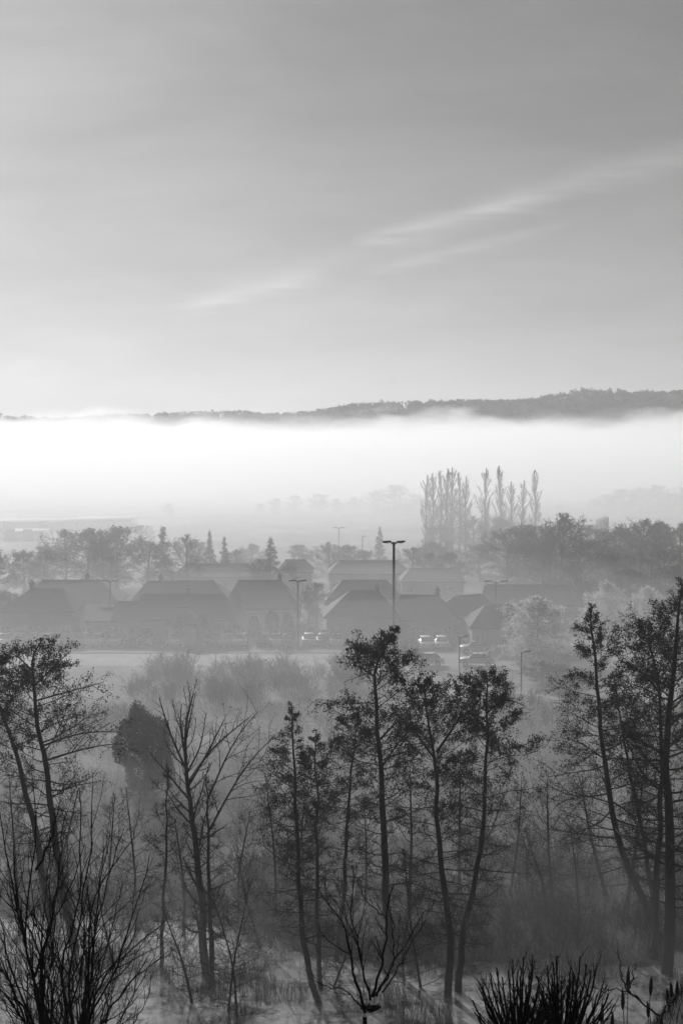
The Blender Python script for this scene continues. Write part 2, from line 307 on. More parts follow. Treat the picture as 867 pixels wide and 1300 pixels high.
SLIM=[ # px of foot, D, top px, top py, width px, label
 (170,83,160,1000,5,'thin pale sapling between the black left shrub and the thin straight tree'),
 (128,86,146,1010,5,'thin sapling rising behind the black shrub at lower left'),
 (335,80,300,1080,4,'slender curved sapling left of the cone-shaped alder, standing in bright water'),
 (245,72,205,1150,5,'leaning bare sapling crossing in front of the bright water at lower left'),
 (285,71,318,1120,4,'forked bare sapling low in the bright water right of the dead tree'),
 (300,70,268,1130,4,'bare sapling leaning left over the bright water right of the dead tree'),
 (540,74,512,1080,5,'bare sapling leaning left between the central alder and the forked one'),
 (517,75,528,1130,4,'short bare sapling at the water left of the forked trunk'),
 (650,88,662,985,4,'thin twiggy sapling in the marsh right of the flat-topped alder'),
 (706,86,694,990,5,'thin twiggy sapling left of the pointed leaning alder'),
 (740,83,722,1040,4,'short twiggy sapling on the far shore below the pointed leaning alder'),
 (350,84,337,985,4,'faint thin sapling behind the cone-shaped alder, left side'),
 (465,86,462,1010,4,'thin sapling seen between the slim alder and the central trunk'),
 (20,82,12,985,5,'thin sapling below the leaning alder at the left edge'),
 (600,92,640,1010,5,'twiggy young tree in the marsh between the flat-topped alder and the lowest pool'),
 (672,90,655,1040,5,'low twiggy tree beside the bright pool right of the flat-topped alder'),
 (775,88,735,985,6,'arching twiggy tree behind the trunk of the pointed leaning alder'),
 (700,82,668,1060,5,'low arching tree leaning left below the pointed leaning alder'),
 (800,86,818,960,6,'twiggy young tree between the thin alder and the biggest trunk, far side'),
 (60,88,100,1000,6,'twiggy young tree behind the trunks at the left edge'),
 (230,82,222,1040,6,'thick twiggy young tree just left of the dead trunk'),
 (300,84,318,1030,5,'twiggy young tree right of the dead tree on the far shore'),
 (385,90,388,1000,5,'twiggy young tree behind the narrow cone-shaped alder'),
 (520,84,520,970,6,'twiggy young tree between the tallest alder and the forked one'),
 (585,88,584,960,6,'twiggy young tree showing between the forked and flat-topped trunks'),
 (150,76,120,1110,4,'small bare sapling in the water behind the black corner shrub'),
 (415,74,432,1120,4,'small bare sapling at the water beside the thin alder trunk'),
]
for q in SLIM: TREE_FEET.append((X(q[0],q[1]),q[1]))

# ================================================================ setting: ground, water, roads
def grid(xs,ys,f):
    Xg,Yg=np.meshgrid(xs,ys); Zg=f(Xg,Yg); V=np.stack([Xg,Yg,Zg],-1).reshape(-1,3)
    n=len(xs); i=(np.arange(len(ys)-1)[:,None]*n+np.arange(n-1)[None]).reshape(-1)
    return V,np.stack([i,i+1,i+n+1,i+n],1)
def ground_mat():
    m=bpy.data.materials.new('damp_ground'); m.use_nodes=True; n=m.node_tree; b=n.nodes['Principled BSDF']; b.inputs['Roughness'].default_value=.9; b.inputs['Specular IOR Level'].default_value=.15
    g=n.nodes.new('ShaderNodeNewGeometry')
    def nz(sc,st,lo,hi,a,c):
        mpn=n.nodes.new('ShaderNodeMapping'); mpn.inputs['Scale'].default_value=st; n.links.new(g.outputs['Position'],mpn.inputs[0])
        t=n.nodes.new('ShaderNodeTexNoise'); t.inputs['Scale'].default_value=sc; t.inputs['Detail'].default_value=8; t.inputs['Roughness'].default_value=.65; n.links.new(mpn.outputs[0],t.inputs[0])
        r=n.nodes.new('ShaderNodeMapRange'); r.inputs[1].default_value=lo; r.inputs[2].default_value=hi; r.inputs[3].default_value=a; r.inputs[4].default_value=c; n.links.new(t.outputs[0],r.inputs[0]); return r.outputs[0],t.outputs[0]
    a,_=nz(.06,(1,.5,1),.38,.62,.5,1.6); c,h=nz(.9,(1,1,1),.3,.7,.7,1.35)
    mu=n.nodes.new('ShaderNodeMath'); mu.operation='MULTIPLY'; n.links.new(a,mu.inputs[0]); n.links.new(c,mu.inputs[1])
    m2=n.nodes.new('ShaderNodeMath'); m2.operation='MULTIPLY'; n.links.new(mu.outputs[0],m2.inputs[0])
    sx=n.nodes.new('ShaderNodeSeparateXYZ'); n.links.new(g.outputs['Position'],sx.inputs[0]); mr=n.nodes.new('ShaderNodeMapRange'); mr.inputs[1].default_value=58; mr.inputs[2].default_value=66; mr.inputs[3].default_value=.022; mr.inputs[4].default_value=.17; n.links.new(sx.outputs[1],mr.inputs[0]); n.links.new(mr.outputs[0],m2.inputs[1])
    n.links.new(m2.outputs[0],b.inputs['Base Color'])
    bp=n.nodes.new('ShaderNodeBump'); bp.inputs['Strength'].default_value=.6; bp.inputs['Distance'].default_value=.3; n.links.new(h,bp.inputs['Height']); n.links.new(bp.outputs[0],b.inputs['Normal'])
    return m
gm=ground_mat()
xs=np.concatenate([[-3500,-1500,-700,-350,-150,-90,-60],np.arange(-45,45.1,.5),[60,90,150,350,700,1500,3500]])
ys=np.concatenate([[-300,-60,-20,0,5],np.arange(8,56,2.),np.arange(56,120,.5),np.arange(120,200,3.),[220,260,320,400,600,1000,1500,2500,5000]])
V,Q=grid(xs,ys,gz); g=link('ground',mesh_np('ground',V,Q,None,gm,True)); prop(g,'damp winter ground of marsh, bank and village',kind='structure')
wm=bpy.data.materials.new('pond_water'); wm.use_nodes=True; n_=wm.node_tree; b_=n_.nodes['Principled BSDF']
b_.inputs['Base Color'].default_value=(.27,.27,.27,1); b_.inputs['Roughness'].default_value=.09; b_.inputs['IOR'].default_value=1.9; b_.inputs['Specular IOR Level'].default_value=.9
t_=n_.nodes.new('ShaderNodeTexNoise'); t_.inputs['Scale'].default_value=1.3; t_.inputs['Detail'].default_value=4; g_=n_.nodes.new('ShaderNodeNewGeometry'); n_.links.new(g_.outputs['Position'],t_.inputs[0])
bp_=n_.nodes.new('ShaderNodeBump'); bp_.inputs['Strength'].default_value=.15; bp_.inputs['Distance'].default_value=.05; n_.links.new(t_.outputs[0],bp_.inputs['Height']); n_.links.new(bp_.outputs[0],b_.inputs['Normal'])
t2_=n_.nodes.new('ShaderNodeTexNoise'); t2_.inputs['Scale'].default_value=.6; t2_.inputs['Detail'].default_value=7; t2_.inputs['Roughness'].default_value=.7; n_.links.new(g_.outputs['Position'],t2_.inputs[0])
c2_=n_.nodes.new('ShaderNodeValToRGB'); c2_.color_ramp.elements[0].position=.40; c2_.color_ramp.elements[0].color=(.05,.05,.05,1); c2_.color_ramp.elements[1].position=.52; c2_.color_ramp.elements[1].color=(.42,.42,.42,1); n_.links.new(t2_.outputs[0],c2_.inputs[0]); n_.links.new(c2_.outputs[0],b_.inputs['Base Color'])  # pale patches paint the mirrored bright sky into the water's base colour
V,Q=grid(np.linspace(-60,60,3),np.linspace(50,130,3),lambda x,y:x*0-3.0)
prop(link('water',mesh_np('water',V,Q,None,wm)),'pond between the trees, bright sky reflection painted into its colour',kind='structure')
asph=mat('asphalt',.11,scale=2,var=.2); lawn=mat('frosty_lawn',.22,scale=.4,var=.25); pathm=mat('gravel_path',.3,scale=1,var=.25)
def sheet(name,poly,z,m,label):
    V=[(x,y,z) for x,y in poly]; me=bpy.data.meshes.new(name); me.from_pydata(V,[],[list(range(len(V)))]); me.materials.append(m); return prop(link(name,me),label,kind='structure')
def pxy(px,D): return (X(px,D),D)
sheet('lawn',[(-60,163),(3,163),(6,166),(6,172.6),(-60,172.6)],.02,lawn,'pale frosty strip of lawn before the car park')
sheet('road',[(-70,172.8),(45,172.8),(45,176.3),(-70,176.3)],.03,asph,'road between lawn and parked cars')
sheet('car_park',[(-70,176.3),(45,176.3),(45,183),(-70,183)],.045,asph,'tarmac car park before the houses')
cu=Acc(); cu.box(-60,6,172.6,172.8,-.1,.12); prop(link('kerb',cu.mesh('kerb',wallm)),'kerb along the road',kind='structure')
ln=mat('white_marking',.75,var=.1); a=Acc()
for k in range(34): a.box(-46+2.6*k-.05,-46+2.6*k+.05,177.4,181.6,.046,.05)
prop(link('bay_lines',a.mesh('bay_lines',ln)),'painted bay lines of the car park',kind='structure')
# curved path at the right of the marsh
pp=[(12,150),(17,146.5),(22,142.5),(28,141.5),(40,142.5)]; L_=polyline([(a,b,0) for a,b in pp],24); Vp=[];Qp=[]
for i,(a,b,_) in enumerate(L_):
    for o_ in (-.8,.8): Vp.append((a,b+o_*1.2,GZ(a,b+o_*1.2)+.06))
for i in range(len(L_)-1): Qp.append((2*i,2*i+2,2*i+3,2*i+1))
prop(link('path',mesh_np('path',Vp,Qp,None,pathm)),'pale path curving round the marsh edge',kind='structure')

# far hill and its wood
def hz(x,y):
    px=433.5+x*1800/1500.; top=26+1500/1800*np.interp(px,[-900,-200,0,150,300,450,600,740,867,1100,1800],[24,28,32,34,39,46,53,66,66,72,76])
    top=top+1.6*np.sin(x*.02)+1.2*np.sin(x*.051+1)
    return -2+np.clip((y-1330)/150,0,1)**.8*(top-5)*np.clip((2300-y)/500,0,1)
V,Q=grid(np.linspace(-1700,1700,171),np.concatenate([np.linspace(1330,1520,12),[1700,1900,2300]]),hz)
prop(link('hill',mesh_np('hill',V,Q,None,mat('hill_wood_floor',.04,scale=.05))),'long wooded hill beyond the fog',kind='structure')
ac=Acc(); C=[];
for (yy0,n0) in ((1400,330),(1440,380),(1478,560),(1500,560),(1530,450)):
    x=np.sort(rng.uniform(-700,700,n0)); y=yy0+rng.uniform(-14,14,n0); hh=rng.uniform(3.0,6.5,n0)*(1+.3*np.sin(x*.03)); zz=hz(x,y)
    for k in range(n0):
        m_=34; q=rng.normal(size=(m_,3)); q/=np.linalg.norm(q,axis=1,keepdims=True); q*=rng.uniform(.5,1,(m_,1)); C.append(np.array([x[k],y[k],zz[k]+hh[k]*.5])+q*np.array([3.6,3.6,hh[k]*.65]))
ac.leaves(np.concatenate(C),1.9)
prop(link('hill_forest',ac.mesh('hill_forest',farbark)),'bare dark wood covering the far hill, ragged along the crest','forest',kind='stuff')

# marsh grass and reeds
def blades(n,x0,x1,y0,y1,h,wd,wet=False):
    y=rng.uniform(y0,y1,n); x=rng.uniform(-1,1,n)*(.26*y+3); keep=(x>x0)&(x<x1)
    c=np.sin(x*.5+y*.31)*np.sin(x*.23-y*.4+1)+.6*np.sin(x*1.3+2)*np.sin(y*1.1)
    keep&=rng.uniform(-1.4,1.2,n)<c
    z=gz(x,y); keep&=(z<-3.05) if wet else (z>-3.05)
    if wet: keep&=c>.25; z=z*0-3.0
    x,y,z=x[keep],y[keep],z[keep]; n=len(x)
    a=rng.uniform(0,6.28,n); hh=h*rng.uniform(.5,1.3,n)*(1+.35*c[keep]); wv=wd*rng.uniform(.6,1.4,n); lean=rng.normal(size=(n,2))*.22*hh[:,None]
    V=np.stack([np.stack([x-np.cos(a)*wv,y-np.sin(a)*wv,z-.05],1),np.stack([x+np.cos(a)*wv,y+np.sin(a)*wv,z-.05],1),np.stack([x+lean[:,0],y+lean[:,1],z+hh],1)],1)
    return V.reshape(-1,3),np.arange(3*n).reshape(-1,3)
V,T=blades(150000,-40,40,76,140,.75,.035); prop(link('marsh_grass',mesh_np('marsh_grass',V,None,T,reedm)),'tufty dry grass and reeds over the marsh','grass',kind='stuff')
V,T=blades(60000,-40,30,60,86,.55,.012,True); prop(link('pond_reeds',mesh_np('pond_reeds',V,None,T,bark)),'sparse dark reeds poking up through the pond','reeds',kind='stuff')
V,T=blades(110000,2,40,18,58,.2,.006); prop(link('bank_grass',mesh_np('bank_grass',V,None,T,darkbark)),'rough grass on the steep near bank','grass',kind='stuff')

# leafless scrub: masses of stems
def shrub_geo(acc,cx,cy,h,wd,ns,tips=.012,leaf=0,facc=None,sz=.09):
    z=GZ(cx,cy); az=rng.uniform(0,6.28,ns); el=np.arccos(rng.uniform(.0,.75,ns)); d=np.stack([np.cos(az)*np.cos(el),np.sin(az)*np.cos(el),np.sin(el)],1)
    st=np.stack([cx+rng.normal(0,wd*.12,ns),cy+rng.normal(0,wd*.12,ns),np.full(ns,z-.1)],1)
    L=rng.uniform(.6,1.05,ns)*np.where(np.sin(el)>.8,h,(h+wd)*.55); B=grow(st,d,L,5,.10,.16); BR=np.full((ns,1),tips*1.8)*np.linspace(1,.4,5)[None]
    acc.tubes(B,BR,3); C,CR=kids(B,BR,6,.2,1,.6,42,3,.08,.2,.7,0,tips); acc.spikes(C[:,0],C[:,1],tips); acc.spikes(C[:,1],C[:,2],tips*.8)
    D_,_=kids(C,CR,4,.1,1,.7,45,2,.05,.2,.7,0,tips); acc.spikes(D_[:,0],D_[:,1],tips*.8)
    if leaf:
        i=rng.integers(0,len(D_),leaf); facc.leaves(D_[i,1]+rng.normal(size=(leaf,3))*sz,sz)
ac=Acc(); fa=Acc()
shore=lambda x:np.interp(x,[-60,-20,-7,-2.5,1,8,14,25,60],[88,86,85,80,76.5,77.5,77,79,85])
for k in range(130):
    x=rng.uniform(-24,22); y=shore(x)+1.2+abs(rng.normal(0,1.6 if x<4 else 3.0)); h=rng.uniform(.6,1.5)*(1.6 if x>6 else 1); shrub_geo(ac,x,y,h,1.6,16,.009,60,ac,.07)
for k in range(84):
    if k%5<2: x=rng.uniform(-21,4); y=rng.uniform(70,85)
    else: x=rng.uniform(5,22); y=rng.uniform(78,93)
    shrub_geo(ac,x,y,rng.uniform(2.2,5.0),1.6,7,.0085,10,ac,.06)
prop(link('shore_scrub',ac.mesh('shore_scrub',bark)),'tangled leafless scrub and brambles along the pond shore','scrub',kind='stuff')
ac=Acc()
for k in range(130):
    y=rng.uniform(88,136); x=rng.uniform(-.25,.25)*y
    if math.sin(x*.3+y*.12)*math.sin(y*.16-x*.1)+rng.uniform(-.5,.5)<0.3: continue
    shrub_geo(ac,x,y,rng.uniform(1.2,3.0),2.2,16,.014,40,ac,.1)
prop(link('marsh_scrub',ac.mesh('marsh_scrub',bark)),'leafless willow scrub scattered through the misty marsh','scrub',kind='stuff')
ac=Acc()
for k in range(95):
    x=rng.uniform(-31,2 if k%4 else 24); y=rng.uniform(139,158) if x<6 else rng.uniform(128,138); c=math.sin(x*.4+1)
    if x<-26+4: continue
    shrub_geo(ac,x,y,rng.uniform(1.4,2.8)+.5*c,3.0,22,.02,60,ac,.13)
prop(link('field_thicket',ac.mesh('field_thicket',bark)),'low dark thicket between the marsh and the pale lawn','thicket',kind='stuff')

# ================================================================ build the near trees
for q in NEAR:
    D=q['D']; base=Vector((q['x'],D,GZ(q['x'],D)-.15)); pts=[base]
    for i,(a,b) in enumerate(q['path'][1:]): pts.append(P(a,b,D+.5*math.sin(i*1.7)))
    tr=polyline([p-base for p in pts],26); wv=rng.normal(size=(26,3))*np.array([.055,.055,0]); wv=(wv[np.r_[0,0:25]]+wv*2+wv[np.r_[1:26,25]])/3; wv[0]=wv[-1]=0; tr=tr+wv; h=tr[-1,2]; s=D/F
    ex=[([P(a,b,D+c)-base for a,b,c in e],r) for e,r in q.get('extra',[])]
    dead=q.get('dead')
    k=dict(nb=q['nb'] if dead else int(q['nb']*1.3),tb=q.get('tb',.2),elo=q['elo'],ehi=q['ehi'],nleaf=int(q['nleaf']*1.3),leaf=q.get('leaf',.08),leaf_lo=q.get('leaf_lo',.3),extra=ex,capk=None if dead else q.get('cap',.7),
           n2=8 if dead else 11,n3=4 if dead else 9,up=.035,tips=.008,minr2=.012)
    if dead: k.update(lf2=.35,lf3=.3,rb=.4,up=.12)
    geo=tree_geo(tr,q['w']*s*.5,[(t,r*s*(1 if dead else 1.18)) for t,r in q['prof']],**k)
    place_tree('dead_tree' if dead else 'alder_tree',q['label'],'tree','tall trees at the pond' ,base,geo,(deadwood if dead else bark,deadwood if dead else bark,leafm))
for (fx,D,tx,ty,wd,lab) in SLIM:
    x=X(fx,D); base=Vector((x,D,GZ(x,D)-.1)); top=P(tx,ty,D)-base; mid=top*.5+Vector((rng.normal()*.3,rng.normal()*.3,0))
    tr=polyline([Vector((0,0,0)),mid,top],14); s=D/F
    geo=tree_geo(tr,wd*s*.5,[(0,1.5),(.4,2.4),(.8,1.6),(1,.4)],nb=34,tb=.12,elo=5,ehi=55,nleaf=700,leaf=.05,n2=8,n3=7,k0=6,tips=.007,even=True)
    place_tree('sapling',lab,'sapling','bare saplings at the pond',base,geo,(bark,bark,leafm))
# round ivy-covered bush in the marsh
def leafy(acc,n,c,rad,size,lump=.25):
    q=rng.normal(size=(n,3)); q/=np.linalg.norm(q,axis=1,keepdims=True)
    r=1+lump*(np.sin(q[:,0]*5+c[0])*np.sin(q[:,2]*4+1)+.6*np.sin(q[:,1]*7)*np.sin(q[:,2]*9+c[1])); r*=rng.uniform(.55,1,n)**.35
    acc.leaves(np.array(c)+q*r[:,None]*np.array(rad),size)
D=110; x=X(183,D); z0=GZ(x,D); base=Vector((x,D,z0)); tk,cr=Acc(),Acc()
tk.tubes(polyline([Vector((0,0,-.2)),Vector((.1,0,2)),Vector((0,.1,4.5))],8)[None],(.28*np.linspace(1,.3,8))[None],7)
leafy(cr,15000,(0,0,3.5),(2.1,1.9,3.1),.14); leafy(cr,4500,(-.4,0,5.2),(1.4,1.2,1.5),.13); leafy(cr,3000,(.9,0,3.5),(1.2,1.2,2.3),.13)
q_=rng.normal(size=(420,3)); q_[:,2]=abs(q_[:,2])*.9; q_/=np.linalg.norm(q_,axis=1,keepdims=True); a_=np.array([0,0,3.3])+q_*np.array([1.6,1.5,2.6]); cr.spikes(a_,a_+q_*rng.uniform(.3,1.1,(420,1))+rng.normal(size=(420,3))*.15,.018); cr.leaves((a_+q_*rng.uniform(.4,1.0,(420,1))).repeat(5,0)+rng.normal(size=(2100,3))*.12,.1)
root=prop(empty('ivy_bush',base),'round dense ivy-covered bush standing alone in the marsh behind the dead tree','bush')
link('trunk',tk.mesh('trunk',bark,True),root); link('crown',cr.mesh('crown',ivy),root)

# ---------------------------------------------------------------- black shrubs close to the camera
def traced(name,label,cat,D,base_px,limbs,m,sub=(7,5),tips=.0035,wpx=3.5,kid_up=.10,extra_fn=None,grp=None,lf=.45,r_end=.3,wig=1.3):
    s=D/F; base=P(base_px[0],base_px[1],D); base.z=GZ(base.x,base.y)-.05; root=prop(empty(name,base),label,cat,grp)
    b0=P(*base_px,D)-base
    if b0.z>.1:
        a=Acc(); a.tubes(polyline([Vector((0,0,0)),Vector((.02,0,b0.z*.5)),b0],8)[None],(wpx*1.6*s*.5*np.linspace(1.5,1.,8))[None],8); link('trunk',a.mesh('trunk',m,True),root)
    tw=Acc()
    for L in limbs:
        wf=1.
        if isinstance(L,tuple): L,wf=L
        dd=rng.uniform(-.05,.05,len(L))*D*.12; dd[0]=0
        pl=polyline([P(a,b,D+c)-base for (a,b),c in zip(L,np.cumsum(dd)*.6)],14); pl[1:-1]+=rng.normal(size=(12,3))*s*wig
        rr=wpx*wf*s*.5*np.linspace(1.15,r_end,14)
        a=Acc(); a.tubes(pl[None],rr[None],6); 
        link('limb',a.mesh('limb',m,True),root)
        C,CR=kids(pl[None],rr[None],sub[0],.2,1,lf,32,6,kid_up,.04 if wig<1 else .10,.6,.3,tips); tw.tubes(C,CR,4)
        E,ER=kids(C,CR,sub[1],.15,1,.6,38,3,kid_up,.15,.7,.3,tips*.7); tw.spikes(E[:,0],E[:,1],ER[:,0]); tw.spikes(E[:,1],E[:,2],ER[:,0]*.8)
    link('crown',tw.mesh('crown',m),root)
    if extra_fn: extra_fn(root,base,s)
    return root
def rods(bx,by,n,x0,x1,y0,y1,bend=.35):
    out=[]
    for _ in range(n):
        tx,ty=rng.uniform(x0,x1),rng.uniform(y0,y1); ty+=abs(tx-(x0+x1)/2)*.4; k=rng.uniform(-14,14)
        out.append(([(bx+(tx-bx)*.15+rng.normal()*4,by),(bx+(tx-bx)*.6+k,by-(by-ty)*.4),(tx+(bx-tx)*.1+k*.6,by-(by-ty)*.75),(tx,ty)],rng.uniform(.4,.8)))
    return out
traced('bare_shrub','black leafless shrub with upswept branches at the lower left corner','shrub',15,(62,1345),[
 [(60,1340),(45,1240),(30,1190),(36,1130),(45,1100),(47,1040),(42,992)],[(58,1340),(35,1200),(15,1120),(3,1050),(-3,1000)],[(60,1340),(52,1230),(66,1170),(95,1120),(108,1072)],
 [(60,1340),(20,1260),(-10,1210),(-30,1150)],[(45,1240),(70,1150),(78,1090),(84,1030)],[(60,1340),(30,1290),(0,1255),(-30,1235)],[(62,1340),(70,1260),(40,1180),(15,1150),(-5,1130)],[(33,1200),(20,1130),(18,1070)],[(60,1340),(95,1270),(110,1200),(102,1140)],
 [(46,1105),(60,1075),(74,1035),(79,1015)],[(60,1340),(15,1235),(5,1180),(-6,1150)]]+rods(60,1340,15,-25,110,1040,1240),darkbark,sub=(9,6),grp='black shrubs close to the camera')
traced('bare_shrub','black leafless shrub fanning out right of the lower left corner, twigs crossing bright water','shrub',16,(100,1350),[
 [(95,1340),(75,1230),(88,1180),(105,1140),(103,1070),(101,1000)],[(105,1340),(82,1260),(98,1190),(110,1130),(116,1060),(118,1000)],[(100,1340),(114,1210),(135,1130),(148,1075),(158,1052)],
 [(100,1340),(122,1275),(150,1230),(168,1170),(190,1085)],[(95,1340),(130,1240),(165,1205),(205,1175)],[(100,1345),(135,1290),(170,1240),(205,1215)],[(100,1340),(118,1250),(120,1180),(130,1110),(140,1060)],[(95,1340),(70,1290),(30,1255),(5,1250)],
 [(100,1340),(112,1260),(112,1170),(126,1120),(172,1062)],[(100,1345),(80,1240),(60,1200),(40,1160)]]+rods(105,1345,15,40,215,1070,1250),darkbark,sub=(9,6),grp='black shrubs close to the camera')
def knob(root,base,s):
    a=Acc(); c=P(470,1280,14)-base
    a.tubes(np.array([[tuple(c+Vector(v)) for v in ((-.10,0,.0),(-.05,.01,.012),(0,0,-.005),(.05,-.01,.01),(.11,0,.015))]]),np.array([[.008,.03,.042,.034,.008]]),9)
    for k in range(22):
        q=grow(np.array([tuple(c+Vector((rng.uniform(-.06,.06),0,0)))]),np.array([[rng.normal()*1.2,rng.normal(),rng.normal()*.5+.3]]),np.array([rng.uniform(.05,.09)]),5,0,.5); a.tubes(q,(np.array([.014,.013,.011,.008,.003]))[None],5)
    link('pollard_head',a.mesh('pollard_head',darkbark,True),root)
traced('pollard_sapling','small black pollard sapling with knobbly head at the bottom centre','sapling',14,(463,1290),[
 ([(463,1285),(445,1215),(436,1165),(418,1155),(404,1125)],1.1),([(470,1270),(458,1210),(443,1162),(450,1120),(452,1095)],.8),([(472,1265),(490,1210),(490,1150),(500,1125)],1.1),([(478,1265),(500,1220),(522,1185),(552,1143)],.7),
 ([(474,1265),(497,1232),(500,1180),(496,1150)],.8),([(465,1285),(440,1255),(412,1253),(395,1236)],.6),([(470,1270),(455,1200),(430,1150),(408,1115)],.6),([(490,1165),(465,1145),(449,1110)],.5),([(485,1260),(515,1215),(548,1150)],.6)],darkbark,sub=(6,4),extra_fn=knob,grp='black shrubs close to the camera')
for (bx,tops,lab) in ((658,[(600,1270),(612,1262),(622,1235),(630,1228),(637,1240),(645,1232),(650,1218),(656,1240),(664,1215),(668,1250),(676,1212),(684,1240),(690,1252),(640,1262),(606,1290),(672,1232),(620,1262),(661,1228)],'left clump of the two black spiky clumps of straight rods at the bottom right'),
                      (712,[(694,1225),(690,1262),(700,1240),(706,1214),(712,1245),(720,1250),(728,1236),(736,1214),(733,1250),(744,1224),(750,1232),(757,1226),(766,1245),(772,1262),(758,1262),(702,1222),(724,1228),(780,1275)],'right clump of the two black spiky clumps of straight rods at the bottom right')):
    traced('coppiced_shrub',lab,'shrub',11,(bx,1345),[[(bx+(tx-bx)*.15,1340),(bx+(tx-bx)*.55,1340-(1340-ty)*.35),(tx+(bx-tx)*.12,1340-(1340-ty)*.75),(tx,ty)] for tx,ty in tops]+[([(bx+(tx-bx)*.15,1340),(bx+(tx-bx)*.5,1340-(1340-ty)*.4),(tx,ty)],.75) for tx,ty in zip(rng.uniform(bx-62,bx+66,26),rng.uniform(1235,1300,26))],darkbark,sub=(6,3),tips=.0035,wpx=4.0,lf=.38,kid_up=.14,grp='black shrubs close to the camera',r_end=.45,wig=.35)
traced('bank_sapling','little bare sapling with a long arm at the edge of the lower right bank','sapling',24,(838,1292),[
 [(838,1290),(812,1270),(796,1258),(770,1255),(752,1254)],[(812,1270),(797,1257),(788,1240),(783,1205)],[(796,1258),(803,1240),(806,1222)],[(838,1290),(850,1270),(858,1262)]],darkbark,sub=(5,3),wpx=2.6,tips=.005,lf=.3)
for k,(a,b,lean) in enumerate(((797,1228,2),(826,1240,4),(790,1256,-2),(764,1276,3),(822,1272,-3),(851,1262,-3),(777,1285,2),(846,1288,-2),(859,1246,1))):
    D=25.; top=P(a,b,D); x=top.x-lean*.02; z=GZ(x,D); base=Vector((x,D,z-.03)); h=top.z-z
    if h<.25: top.z=z+.4; h=.4
    root=prop(empty('seed_stalk',base),['tallest dark seed head left of the','dark seed head tilted right on the','short seed head beside the little sapling on the','low seed head leftmost but one on the','leaning dark seed head mid way along the','dark seed head near the outer edge of the','lowest dark seed head on the','dark seed head at the bottom corner of the','upright dark seed head highest up on the','small seed head under the arm of the sapling on the','leftmost seed head at the foot of the'][k]+' lower right bank','plant','dark seed heads on the near bank')
    t=top-base; a1=Acc(); a1.tubes(polyline([Vector((0,0,0)),t*.5+Vector((.02,0,0)),t*.9],6)[None],np.full((1,6),.008),5); link('stem',a1.mesh('stem',darkbark),root)
    pl=polyline([t*.9-Vector((0,0,.22)),t*.97,t+Vector((lean*.004,0,.02))],7); a2=Acc(); a2.tubes(pl[None],(np.array([.015,.03,.036,.034,.03,.02,.006]))[None],7); link('seed_head',a2.mesh('seed_head',darkbark),root)

